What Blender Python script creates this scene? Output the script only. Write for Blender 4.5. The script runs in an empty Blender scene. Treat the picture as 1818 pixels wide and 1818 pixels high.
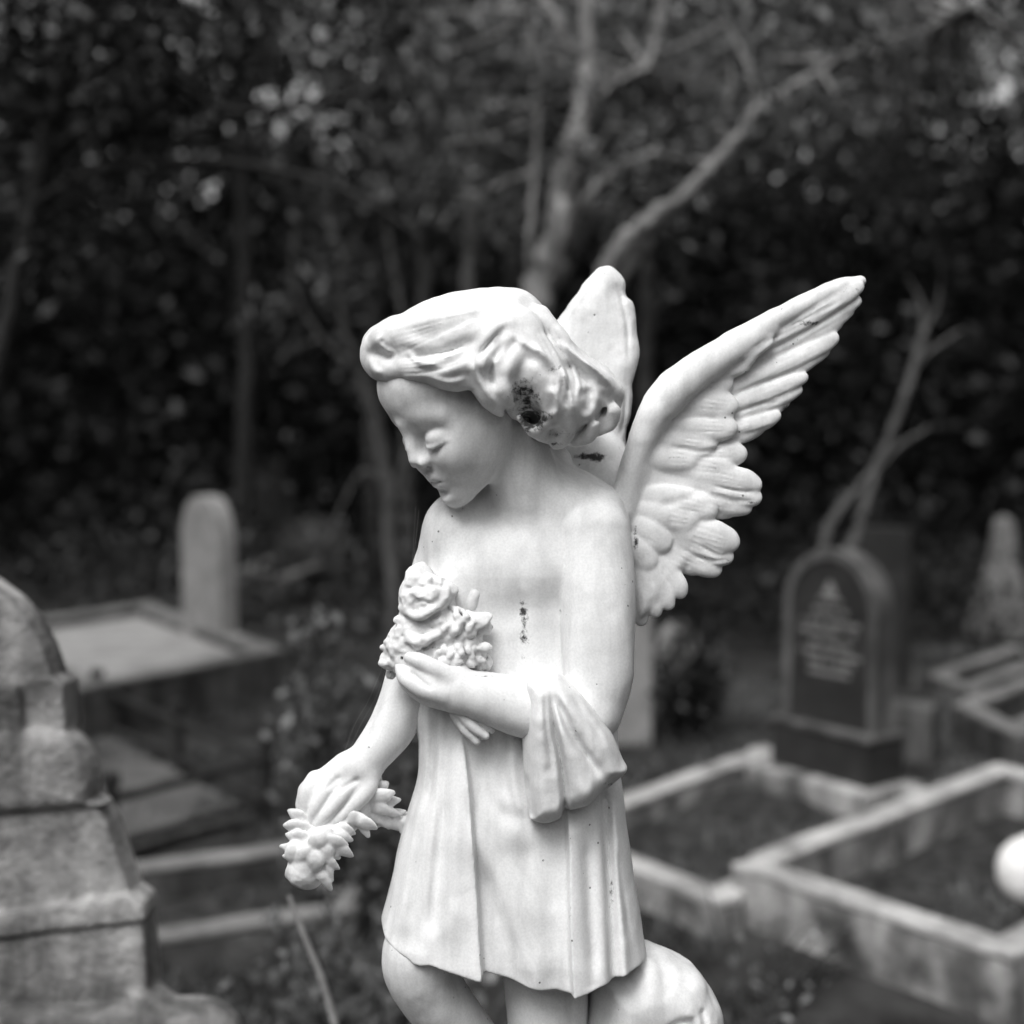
import bpy, math, random
import numpy as np
from mathutils import Vector, Matrix, noise as mnoise

# ------------------------------------------------------------------ camera, sky, sun, exposure
scene = bpy.context.scene
COL = scene.collection
CAM_H = 1.70
PITCH = math.radians(4.6)
F_PX = 2597.0            # focal length expressed in units of the 1818 px frame
DIST = 1.5               # camera to statue
K = DIST / F_PX          # metres per authoring unit at the statue

cam_data = bpy.data.cameras.new("camera")
cam = bpy.data.objects.new("camera", cam_data)
COL.objects.link(cam)
cam.location = (0, 0, CAM_H)
cam.rotation_euler = (math.radians(90) - PITCH, 0, 0)
cam_data.sensor_width = 56
cam_data.lens = 80
cam_data.clip_start = 0.05
cam_data.clip_end = 500
cam_data.dof.use_dof = True
cam_data.dof.focus_distance = DIST - 0.06
cam_data.dof.aperture_fstop = 4.2
cam_data.dof.aperture_blades = 0
scene.camera = cam

SUN_EL, SUN_AZ = math.radians(57), math.radians(208)   # azimuth of the sun seen from above, 0 = +Y, clockwise
world = bpy.data.worlds.new("World")
scene.world = world
world.use_nodes = True
nt = world.node_tree
nt.nodes.clear()
sky = nt.nodes.new("ShaderNodeTexSky")
sky.sky_type = 'NISHITA'
sky.sun_disc = False
sky.sun_elevation = SUN_EL
sky.sun_rotation = SUN_AZ
sky.air_density = 1.5
sky.dust_density = 5.0
bw = nt.nodes.new("ShaderNodeRGBToBW")          # black-and-white film
bg = nt.nodes.new("ShaderNodeBackground")
bg.inputs[1].default_value = 0.13
wo = nt.nodes.new("ShaderNodeOutputWorld")
nt.links.new(sky.outputs[0], bw.inputs[0])
nt.links.new(bw.outputs[0], bg.inputs[0])
nt.links.new(bg.outputs[0], wo.inputs[0])

sd = bpy.data.lights.new("sun", 'SUN')
sd.energy = 1.15
sd.angle = math.radians(30)
sd.color = (1, 0.995, 0.985)
sun = bpy.data.objects.new("sun", sd)
COL.objects.link(sun)
sdir = Vector((math.sin(SUN_AZ) * math.cos(SUN_EL), math.cos(SUN_AZ) * math.cos(SUN_EL), math.sin(SUN_EL)))
sun.rotation_euler = (-sdir).to_track_quat('-Z', 'Y').to_euler()
sun.location = sdir * 30

scene.view_settings.view_transform = 'Standard'
scene.view_settings.look = 'None'
scene.view_settings.exposure = 0.6
scene.view_settings.gamma = 1.0
scene.render.engine = 'CYCLES'
scene.cycles.max_bounces = 6
scene.cycles.diffuse_bounces = 3
scene.cycles.transparent_max_bounces = 8
scene.cycles.use_denoising = True
scene.cycles.sample_clamp_indirect = 4.0

# ------------------------------------------------------------------ frames of reference
CP, SP = math.cos(PITCH), math.sin(PITCH)

def ray(px, py):
    """direction of the view through a point of the photograph"""
    x, z = (px - 909) / F_PX, (909 - py) / F_PX
    return Vector((x, CP + z * SP, -SP + z * CP))

def at_height(px, py, h=0.0):
    d = ray(px, py)
    t = (h - CAM_H) / d.z
    return Vector((0, 0, CAM_H)) + d * t

def at_dist(px, py, y):
    d = ray(px, py)
    return Vector((0, 0, CAM_H)) + d * (y / d.y)

# statue modelling space: x right, y down, z away from the viewer, 1 unit = K metres
def M(u, v, w=0.0):
    s = (F_PX + w) / F_PX
    return np.array([909 + (u - 909) * s, 909 + (v - 909) * s, w], np.float64)

def to_world(P):
    P = np.asarray(P, np.float64)
    x = (P[:, 0] - 909) * K
    z = (909 - P[:, 1]) * K
    y = (F_PX + P[:, 2]) * K
    return np.stack([x, y * CP + z * SP, CAM_H - y * SP + z * CP], 1)

# ------------------------------------------------------------------ object bookkeeping
def link(o, parent=None):
    COL.objects.link(o)
    if parent is not None:
        o.parent = parent
        o.matrix_parent_inverse = Matrix.Translation(parent.location).inverted()
    return o

def tag(o, label=None, cat=None, group=None, kind=None):
    if label: o["label"] = label
    if cat: o["category"] = cat; o["kind"] = "thing"
    if group: o["group"] = group
    if kind: o["kind"] = kind
    return o

def empty(name, loc, label, cat, group=None):
    o = bpy.data.objects.new(name, None)
    o.empty_display_size = 0.1
    COL.objects.link(o)
    o.location = loc
    return tag(o, label, cat, group)

def np_mesh(name, V, quads, mat, smooth=True, parent=None, attr=None):
    me = bpy.data.meshes.new(name)
    n = len(quads); k = quads.shape[1]
    me.vertices.add(len(V)); me.vertices.foreach_set("co", np.ascontiguousarray(V, np.float32).ravel())
    me.loops.add(n * k); me.loops.foreach_set("vertex_index", np.ascontiguousarray(quads, np.int32).ravel())
    me.polygons.add(n)
    me.polygons.foreach_set("loop_start", np.arange(0, n * k, k, dtype=np.int32))
    me.polygons.foreach_set("use_smooth", np.full(n, smooth, bool))
    if attr is not None:
        a = me.attributes.new("stain", 'FLOAT', 'POINT')
        a.data.foreach_set("value", attr.astype(np.float32))
    me.update(calc_edges=True); me.validate()
    me.materials.append(mat)
    o = bpy.data.objects.new(name, me)
    return link(o, parent)

# ------------------------------------------------------------------ signed distance sculpting
def catmull(pts, n=6, closed=False):
    P = np.asarray(pts, float); N = len(P); out = []
    rng = range(N if closed else N - 1)
    for i in rng:
        if closed: p0, p1, p2, p3 = P[(i - 1) % N], P[i], P[(i + 1) % N], P[(i + 2) % N]
        else: p0, p1, p2, p3 = P[max(i - 1, 0)], P[i], P[i + 1], P[min(i + 2, N - 1)]
        for t in np.arange(n) / n:
            out.append(0.5 * ((2 * p1) + (p2 - p0) * t + (2 * p0 - 5 * p1 + 4 * p2 - p3) * t * t + (3 * p1 - p0 - 3 * p2 + p3) * t ** 3))
    if not closed: out.append(P[-1])
    return np.array(out)

def smin(a, b, k):
    if k <= 0: return np.minimum(a, b)
    h = np.clip(0.5 + 0.5 * (b - a) / k, 0, 1)
    return b + (a - b) * h - k * h * (1 - h)

def smax(a, b, k): return -smin(-a, -b, k)

def poly_sd(poly, X, Y):
    """signed distance to a closed polygon on arrays X, Y (negative inside)"""
    d = np.full(X.shape, 1e9, np.float32); ins = np.zeros(X.shape, bool)
    n = len(poly)
    for i in range(n):
        ax, ay = poly[i]; bx, by = poly[(i + 1) % n]
        ex, ey = bx - ax, by - ay
        L = ex * ex + ey * ey + 1e-9
        t = np.clip(((X - ax) * ex + (Y - ay) * ey) / L, 0, 1)
        d = np.minimum(d, (X - ax - t * ex) ** 2 + (Y - ay - t * ey) ** 2)
        c = ((ay > Y) != (by > Y)) & (X < ex * (Y - ay) / (ey if abs(ey) > 1e-9 else 1e-9) + ax)
        ins ^= c
    d = np.sqrt(d)
    return np.where(ins, -d, d)

def line_d(pts, X, Y):
    """distance, signed side and parameter along a polyline on 2D arrays"""
    best = np.full(X.shape, 1e9, np.float32); side = np.zeros(X.shape, np.float32); par = np.zeros(X.shape, np.float32)
    seg = np.hypot(*(np.diff(pts, axis=0).T)); cum = np.concatenate([[0], np.cumsum(seg)]); tot = cum[-1]
    for i in range(len(pts) - 1):
        ax, ay = pts[i][:2]; bx, by = pts[i + 1][:2]
        ex, ey = bx - ax, by - ay; L = ex * ex + ey * ey + 1e-9
        t = np.clip(((X - ax) * ex + (Y - ay) * ey) / L, 0, 1)
        dx, dy = X - ax - t * ex, Y - ay - t * ey
        d = np.hypot(dx, dy); m = d < best
        best = np.where(m, d, best)
        side = np.where(m, np.sign(ex * dy - ey * dx), side)
        par = np.where(m, (cum[i] + t * seg[i]) / tot, par)
    return best, side, par

class Field:
    def __init__(s, lo, hi, h=2.5):
        s.lo = np.array(lo, float); s.h = h
        s.n = np.ceil((np.array(hi, float) - s.lo) / h).astype(int) + 1
        s.ax = [(s.lo[i] + h * np.arange(s.n[i])).astype(np.float32) for i in range(3)]
        s.D = np.full(s.n, 200.0, np.float32)
        s.relief = np.zeros((s.n[0], s.n[1]), np.float32)
        # the relief is drawn in view coordinates; near the surface (w about wref) map them
        s.wref = -100.0
    def uv(s):
        f = F_PX / (F_PX + s.wref)
        return np.meshgrid(909 + (s.ax[0] - 909) * f, 909 + (s.ax[1] - 909) * f, indexing='ij')
    def box(s, lo, hi):
        i0 = np.clip(np.floor((np.array(lo) - s.lo) / s.h).astype(int), 0, s.n)
        i1 = np.clip(np.ceil((np.array(hi) - s.lo) / s.h).astype(int) + 1, 0, s.n)
        if np.any(i1 <= i0): return None
        sl = tuple(slice(a, b) for a, b in zip(i0, i1))
        return sl, s.ax[0][sl[0]][:, None, None], s.ax[1][sl[1]][None, :, None], s.ax[2][sl[2]][None, None, :]
    def put(s, sl, d, k, op='u'):
        cur = s.D[sl]
        if op == 'u': s.D[sl] = smin(cur, d, k)
        elif op == 's': s.D[sl] = smax(cur, -d, k)
    def ell(s, c, r, k=8, R=None, op='u'):
        c = np.array(c, float); r = np.array(r, float) if np.ndim(r) else np.full(3, float(r))
        m = (r.max() if R is not None else r) + 1.8 * k + 2 * s.h
        b = s.box(c - m, c + m)
        if b is None: return
        sl, x, y, z = b
        x, y, z = x - c[0], y - c[1], z - c[2]
        if R is not None:
            x, y, z = [x * R[0][i] + y * R[1][i] + z * R[2][i] for i in range(3)]
        k0 = np.sqrt((x / r[0]) ** 2 + (y / r[1]) ** 2 + (z / r[2]) ** 2)
        k1 = np.sqrt((x / r[0] ** 2) ** 2 + (y / r[1] ** 2) ** 2 + (z / r[2] ** 2) ** 2) + 1e-6
        s.put(sl, (k0 * (k0 - 1) / k1).astype(np.float32), k, op)
    def tube(s, pts, rad, k=8, op='u', n=11, flat=None, fn=None):
        """smooth tapering tube; flat = thickness ratio along the direction fn"""
        P = np.array(pts, float); rr = np.array(rad, float) if np.ndim(rad) else np.full(len(P), float(rad))
        Q = catmull(np.column_stack([P, rr]), n)
        P, rr = Q[:, :3], np.maximum(Q[:, 3], 0.3)
        m = rr.max() + 1.8 * k + 2 * s.h
        b = s.box(P.min(0) - m, P.max(0) + m)
        if b is None: return
        sl, x, y, z = b
        out = np.full(s.D[sl].shape, 200.0, np.float32)
        for i in range(len(P) - 1):
            a, c = P[i], P[i + 1]
            mm = max(rr[i], rr[i + 1]) + 1.8 * k + 2 * s.h
            bb = s.box(np.minimum(a, c) - mm, np.maximum(a, c) + mm)
            if bb is None: continue
            s2, X, Y, Z = bb
            e = c - a; L = e @ e + 1e-9
            X, Y, Z = X - a[0], Y - a[1], Z - a[2]
            t = np.clip((X * e[0] + Y * e[1] + Z * e[2]) / L, 0, 1)
            dx, dy, dz = X - t * e[0], Y - t * e[1], Z - t * e[2]
            r = rr[i] + (rr[i + 1] - rr[i]) * t
            if flat is not None:
                q = dx * fn[0] + dy * fn[1] + dz * fn[2]
                p2 = np.maximum(dx * dx + dy * dy + dz * dz - q * q, 0)
                kk = np.sqrt(p2 + (q / flat) ** 2)
                d = (kk - r) * (flat + (1 - flat) * np.sqrt(p2) / (kk + 1e-3))
            else:
                d = np.sqrt(dx * dx + dy * dy + dz * dz) - r
            loc = tuple(slice(s2[j].start - sl[j].start, s2[j].stop - sl[j].start) for j in range(3))
            o = out[loc]
            sh = o.shape
            d = d[:sh[0], :sh[1], :sh[2]]
            np.minimum(o, d, out=o)
        s.put(sl, out, k, op)
    def puff(s, poly, wc, T, R, k=8, n=5, op='u', smooth=True, flatten=2.0):
        """rounded body with a given outline (authoring coordinates), centre depth wc and half-thickness T"""
        w0 = float(np.mean(wc)) if not callable(wc) else 0.0
        poly = np.array([M(a, b, w0)[:2] for a, b in poly])
        if smooth: poly = catmull(poly, n, True)
        m = 1.8 * k + 2 * s.h
        b = s.box([*(poly.min(0) - m), s.lo[2]], [*(poly.max(0) + m), s.ax[2][-1]])
        if b is None: return
        sl, x, y, z = b
        X, Y = np.meshgrid(x.ravel(), y.ravel(), indexing='ij')
        d = poly_sd(poly, X, Y).astype(np.float32)
        t = np.maximum(1 + d / R, 0)
        W = wc(X, Y) if callable(wc) else wc
        TT = T(X, Y) if callable(T) else T
        q = (z - (W[:, :, None] if np.ndim(W) else W)) / (TT[:, :, None] if np.ndim(TT) else TT)
        F = (t[:, :, None] ** flatten + np.abs(q) ** flatten) ** (1 / flatten) - 1
        F = F * (np.minimum(TT, R)[:, :, None] if np.ndim(TT) else min(TT, R))
        s.put(sl, F.astype(np.float32), k, op)
    # 2D relief strokes, in view coordinates
    def stroke(s, pts, width, height, kind='ridge', taper=0.25, n=6, side=1):
        P = catmull(np.array(pts, float), n)
        U, V = s.uv()
        lo, hi = P.min(0) - width * 4, P.max(0) + width * 4
        m0 = (U[:, 0] > lo[0]) & (U[:, 0] < hi[0]); m1 = (V[0] > lo[1]) & (V[0] < hi[1])
        if not m0.any() or not m1.any(): return
        ix = np.ix_(m0, m1)
        d, sd_, t = line_d(P, U[ix], V[ix])
        if taper > 0: fade = np.clip(np.minimum(t, 1 - t) / taper, 0, 1)
        elif taper < 0: fade = np.clip(t / -taper, 0, 1)
        else: fade = np.ones_like(t)
        fade = fade * fade * (3 - 2 * fade)
        if kind == 'ridge': g = np.exp(-(d / width) ** 2)
        elif kind == 'step':      # raised on one side of the line, falling away gently
            x = d * sd_ * side
            g = np.where(x > 0, np.exp(-(np.abs(x) / width) ** 1.5), np.exp(-(x / 3.6) ** 2))
        s.relief[ix] += (g * height * fade).astype(np.float32)
    def dot(s, u, v, r, height):
        U, V = s.uv()
        r = r if np.ndim(r) else (r, r)
        s.relief += (height * np.exp(-((U - u) / r[0]) ** 2 - ((V - v) / r[1]) ** 2)).astype(np.float32)
    def apply_relief(s, wmid=0.0, fall=25.0):
        f = 1 / (1 + np.exp(np.clip((s.ax[2] - wmid) / fall, -30, 30)))
        s.D -= s.relief[:, :, None] * f[None, None, :].astype(np.float32)
    def rough(s, amp=1.2, scale=38.0, seed=1):
        """uneven hand-cut surface: a few octaves of smooth noise on a coarse lattice"""
        rs = np.random.RandomState(seed)
        for sc, a in ((scale, amp), (scale * 0.45, amp * 0.4)):
            dims = [int((s.ax[i][-1] - s.ax[i][0]) / sc) + 4 for i in range(3)]
            L = rs.normal(0, 1, dims).astype(np.float32)
            for i in range(3):
                q = (s.ax[i] - s.ax[i][0]) / sc + 1
                j = np.floor(q).astype(int); t = (q - j).astype(np.float32); t = t * t * (3 - 2 * t)
                L = np.moveaxis(L, i, 0)
                sh = (-1,) + (1,) * 2
                L = L[j] * (1 - t).reshape(sh) + L[np.minimum(j + 1, L.shape[0] - 1)] * t.reshape(sh)
                L = np.moveaxis(L, 0, i)
            s.D += a * L
    def mesh(s, smooth=1):
        D = s.D.copy()
        for sl in ((0,), (-1,)): D[sl[0], :, :] = 5; D[:, sl[0], :] = 5; D[:, :, sl[0]] = 5
        ins = D < 0
        c = np.zeros(np.array(D.shape) - 1, np.uint8)
        for dx in (0, 1):
            for dy in (0, 1):
                for dz in (0, 1):
                    c += ins[dx:D.shape[0] - 1 + dx, dy:D.shape[1] - 1 + dy, dz:D.shape[2] - 1 + dz]
        cells = np.argwhere((c > 0) & (c < 8))
        idx = np.full(c.shape, -1, np.int32); idx[tuple(cells.T)] = np.arange(len(cells))
        corner = {}
        for dx in (0, 1):
            for dy in (0, 1):
                for dz in (0, 1):
                    corner[dx, dy, dz] = D[cells[:, 0] + dx, cells[:, 1] + dy, cells[:, 2] + dz]
        acc = np.zeros((len(cells), 3)); cnt = np.zeros(len(cells))
        for a in corner:
            for i in range(3):
                if a[i]: continue
                b = list(a); b[i] = 1; b = tuple(b)
                da, db = corner[a], corner[b]
                m = (da < 0) != (db < 0)
                t = np.where(m, da / np.where(m, da - db, 1), 0)
                for j in range(3):
                    acc[:, j] += np.where(m, (t if j == i else a[j]), 0)
                cnt += m
        V = s.lo + (cells + acc / cnt[:, None]) * s.h
        quads = []
        for i in range(3):
            j, k = (i + 1) % 3, (i + 2) % 3
            a = [slice(None)] * 3; b = [slice(None)] * 3
            a[i] = slice(0, -1); b[i] = slice(1, None)
            A, B = ins[tuple(a)], ins[tuple(b)]
            e = np.argwhere(A != B)
            e = e[(e[:, j] > 0) & (e[:, k] > 0) & (e[:, j] < D.shape[j] - 1) & (e[:, k] < D.shape[k] - 1)]
            flip = A[tuple(e.T)]
            def at(oj, ok):
                q = e.copy(); q[:, j] -= oj; q[:, k] -= ok
                return idx[tuple(q.T)]
            q = np.stack([at(1, 1), at(0, 1), at(0, 0), at(1, 0)], 1)
            q = np.where(flip[:, None], q, q[:, ::-1])
            quads.append(q)
        Q = np.concatenate(quads); Q = Q[(Q >= 0).all(1)]
        Q = Q[:, ::-1]   # the modelling space is mirrored with respect to the world
        E = np.concatenate([Q[:, [0, 1]], Q[:, [1, 2]], Q[:, [2, 3]], Q[:, [3, 0]]])
        deg = np.bincount(E[:, 0], minlength=len(V)) + np.bincount(E[:, 1], minlength=len(V))
        for it in range(smooth):
            for lam in (0.5, -0.52) if smooth > 1 else (0.5,):
                S = np.stack([np.bincount(E[:, 0], V[E[:, 1], i], len(V)) + np.bincount(E[:, 1], V[E[:, 0], i], len(V)) for i in range(3)], 1)
                V = V + lam * (S / np.maximum(deg, 1)[:, None] - V)
        return V, Q

# ------------------------------------------------------------------ material helpers
def new_mat(name):
    m = bpy.data.materials.new(name); m.use_nodes = True
    t = m.node_tree; b = t.nodes["Principled BSDF"]
    return m, t, b

def N(t, typ, **kw):
    n = t.nodes.new(typ)
    for k_, v in kw.items(): setattr(n, k_, v)
    return n

def grey(v): return (v, v * 0.985, v * 0.975, 1)

def noisy_mat(name, lo, hi, scale=6.0, rough=0.85, bump=0.3, bscale=40.0, detail=8, streak=None, dist=0.02, p0=0.3, p1=0.7, spec=0.3):
    """mottled grey surface; streak = (x,y,z) stretch of a second weathering layer"""
    m, t, b = new_mat(name)
    tc = N(t, "ShaderNodeTexCoord")
    n1 = N(t, "ShaderNodeTexNoise"); n1.inputs["Scale"].default_value = scale; n1.inputs["Detail"].default_value = detail; n1.inputs["Roughness"].default_value = 0.62
    t.links.new(tc.outputs["Object"], n1.inputs["Vector"])
    r = N(t, "ShaderNodeValToRGB"); r.color_ramp.elements[0].position = p0; r.color_ramp.elements[1].position = p1
    r.color_ramp.elements[0].color = grey(lo); r.color_ramp.elements[1].color = grey(hi)
    t.links.new(n1.outputs["Fac"], r.inputs["Fac"])
    out = r.outputs["Color"]
    if streak:
        mp = N(t, "ShaderNodeMapping"); mp.inputs["Scale"].default_value = streak
        t.links.new(tc.outputs["Object"], mp.inputs["Vector"])
        n2 = N(t, "ShaderNodeTexNoise"); n2.inputs["Scale"].default_value = 1.0; n2.inputs["Detail"].default_value = 6
        t.links.new(mp.outputs[0], n2.inputs["Vector"])
        r2 = N(t, "ShaderNodeValToRGB"); r2.color_ramp.elements[0].position = 0.36; r2.color_ramp.elements[1].position = 0.62
        r2.color_ramp.elements[0].color = (0.35, 0.35, 0.35, 1); r2.color_ramp.elements[1].color = (1.1, 1.1, 1.1, 1)
        t.links.new(n2.outputs["Fac"], r2.inputs["Fac"])
        mx = N(t, "ShaderNodeMix", data_type='RGBA', blend_type='MULTIPLY'); mx.inputs["Factor"].default_value = 1
        t.links.new(out, mx.inputs["A"]); t.links.new(r2.outputs["Color"], mx.inputs["B"])
        out = mx.outputs["Result"]
    t.links.new(out, b.inputs["Base Color"])
    b.inputs["Roughness"].default_value = rough
    b.inputs["Specular IOR Level"].default_value = spec
    if bump:
        n3 = N(t, "ShaderNodeTexNoise"); n3.inputs["Scale"].default_value = bscale; n3.inputs["Detail"].default_value = 6
        t.links.new(tc.outputs["Object"], n3.inputs["Vector"])
        bp = N(t, "ShaderNodeBump"); bp.inputs["Strength"].default_value = bump; bp.inputs["Distance"].default_value = dist
        t.links.new(n3.outputs["Fac"], bp.inputs["Height"]); t.links.new(bp.outputs[0], b.inputs["Normal"])
    return m

# ================================================================== THE ANGEL STATUE
def marble_mat(name="white_marble"):
    m, t, b = new_mat(name)
    tc = N(t, "ShaderNodeTexCoord")
    def noise(scale, det=5, rough=0.6):
        n = N(t, "ShaderNodeTexNoise"); n.inputs["Scale"].default_value = scale; n.inputs["Detail"].default_value = det; n.inputs["Roughness"].default_value = rough
        t.links.new(tc.outputs["Object"], n.inputs["Vector"]); return n.outputs["Fac"]
    def mathn(op, a, c, clamp=False):
        n = N(t, "ShaderNodeMath", operation=op, use_clamp=clamp)
        for i, x in enumerate((a, c)):
            if isinstance(x, (int, float)): n.inputs[i].default_value = x
            else: t.links.new(x, n.inputs[i])
        return n.outputs[0]
    base = N(t, "ShaderNodeMapRange"); base.inputs["From Min"].default_value = 0.3; base.inputs["From Max"].default_value = 0.7
    base.inputs["To Min"].default_value = 0.74; base.inputs["To Max"].default_value = 0.84
    t.links.new(noise(14), base.inputs["Value"])
    # small dark specks, rare
    sp = N(t, "ShaderNodeTexVoronoi"); sp.inputs["Scale"].default_value = 75
    t.links.new(tc.outputs["Object"], sp.inputs["Vector"])
    speck = mathn('LESS_THAN', sp.outputs["Distance"], 0.085)
    gate = mathn('GREATER_THAN', noise(9, 2), 0.55)
    wob = mathn('GREATER_THAN', noise(160, 2), 0.47)
    speck = mathn('MULTIPLY', mathn('MULTIPLY', speck, gate), wob)
    # fine grain of weathered stone
    fine = N(t, "ShaderNodeMapRange"); fine.inputs["From Min"].default_value = 0.35; fine.inputs["From Max"].default_value = 0.65
    fine.inputs["To Min"].default_value = 0.93; fine.inputs["To Max"].default_value = 1.04
    t.links.new(noise(420, 3), fine.inputs["Value"])
    col = mathn('MULTIPLY', base.outputs[0], fine.outputs[0])
    mp = N(t, "ShaderNodeMapping"); mp.inputs["Scale"].default_value = (48, 48, 5); t.links.new(tc.outputs["Object"], mp.inputs["Vector"])
    ns = N(t, "ShaderNodeTexNoise"); ns.inputs["Scale"].default_value = 1.0; ns.inputs["Detail"].default_value = 5; t.links.new(mp.outputs[0], ns.inputs["Vector"])
    sr = N(t, "ShaderNodeMapRange"); sr.inputs["From Min"].default_value = 0.30; sr.inputs["From Max"].default_value = 0.56
    sr.inputs["To Min"].default_value = 0.80; sr.inputs["To Max"].default_value = 1.0; t.links.new(ns.outputs["Fac"], sr.inputs["Value"])
    col = mathn('MULTIPLY', col, sr.outputs[0])
    # lichen and soot where rain does not reach: a painted mask broken up by noise
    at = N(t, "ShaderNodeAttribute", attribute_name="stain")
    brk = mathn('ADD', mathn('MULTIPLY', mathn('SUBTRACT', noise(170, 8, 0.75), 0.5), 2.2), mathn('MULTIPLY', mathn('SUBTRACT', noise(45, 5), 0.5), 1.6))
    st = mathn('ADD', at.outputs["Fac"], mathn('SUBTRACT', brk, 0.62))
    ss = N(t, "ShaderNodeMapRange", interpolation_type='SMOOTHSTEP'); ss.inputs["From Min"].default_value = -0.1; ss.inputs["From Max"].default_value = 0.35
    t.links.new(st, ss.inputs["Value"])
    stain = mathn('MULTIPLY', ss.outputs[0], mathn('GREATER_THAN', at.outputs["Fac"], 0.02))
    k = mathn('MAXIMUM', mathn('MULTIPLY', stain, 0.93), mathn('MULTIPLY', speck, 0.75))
    inv = mathn('SUBTRACT', 1.0, k)
    # grime settled in the creases of the carving
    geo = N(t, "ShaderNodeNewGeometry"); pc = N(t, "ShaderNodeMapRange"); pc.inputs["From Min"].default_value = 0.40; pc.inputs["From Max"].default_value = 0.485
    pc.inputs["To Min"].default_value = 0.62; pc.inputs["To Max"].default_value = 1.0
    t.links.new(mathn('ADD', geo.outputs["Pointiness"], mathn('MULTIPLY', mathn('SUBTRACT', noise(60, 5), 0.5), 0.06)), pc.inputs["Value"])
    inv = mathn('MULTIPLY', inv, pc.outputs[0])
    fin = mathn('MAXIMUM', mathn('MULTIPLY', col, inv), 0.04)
    cb = N(t, "ShaderNodeCombineColor")
    for i in range(3): t.links.new(fin, cb.inputs[i])
    t.links.new(cb.outputs[0], b.inputs["Base Color"])
    b.inputs["Roughness"].default_value = 0.75
    b.inputs["Specular IOR Level"].default_value = 0.14
    bp = N(t, "ShaderNodeBump"); bp.inputs["Strength"].default_value = 0.22; bp.inputs["Distance"].default_value = 0.0012
    t.links.new(mathn('ADD', mathn('MULTIPLY', noise(260, 4), 0.5), noise(70, 4)), bp.inputs["Height"])
    t.links.new(bp.outputs[0], b.inputs["Normal"])
    return m

MARBLE = marble_mat()
feet_px = 2400
base_pt = to_world([M(930, feet_px, 10)])[0]
angel = empty("angel_statue", tuple(base_pt), "white marble child angel statue with spread wings, holding carved flowers at its chest", "statue")
STAINS = []   # (u, v, ru, rv, strength)

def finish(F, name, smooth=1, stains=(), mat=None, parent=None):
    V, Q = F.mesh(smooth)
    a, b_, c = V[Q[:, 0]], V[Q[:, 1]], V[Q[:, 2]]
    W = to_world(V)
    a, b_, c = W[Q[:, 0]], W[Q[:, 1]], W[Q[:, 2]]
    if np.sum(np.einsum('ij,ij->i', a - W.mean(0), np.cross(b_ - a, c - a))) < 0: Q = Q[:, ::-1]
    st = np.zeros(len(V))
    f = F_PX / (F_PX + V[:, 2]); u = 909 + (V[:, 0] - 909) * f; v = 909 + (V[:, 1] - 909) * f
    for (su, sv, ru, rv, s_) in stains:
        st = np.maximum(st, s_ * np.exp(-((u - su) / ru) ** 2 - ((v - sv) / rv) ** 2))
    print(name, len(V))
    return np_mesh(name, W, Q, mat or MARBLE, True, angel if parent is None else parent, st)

# ---- head frame
PSI, PHI = math.radians(60), math.radians(35)
hf = np.array([-math.sin(PSI) * math.cos(PHI), math.sin(PHI), -math.cos(PSI) * math.cos(PHI)])     # forward  (u, v, w)
hh = np.array([-math.sin(PSI) * math.sin(PHI), -math.cos(PHI), -math.cos(PSI) * math.sin(PHI)])    # up
hl = np.array([math.cos(PSI), 0, -math.sin(PSI)])                                                    # her left
HC = M(803, 697, -82)
HR = np.stack([hf, hl, hh])
def H(f, l, u): return HC + f * hf + l * hl + u * hh

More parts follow.
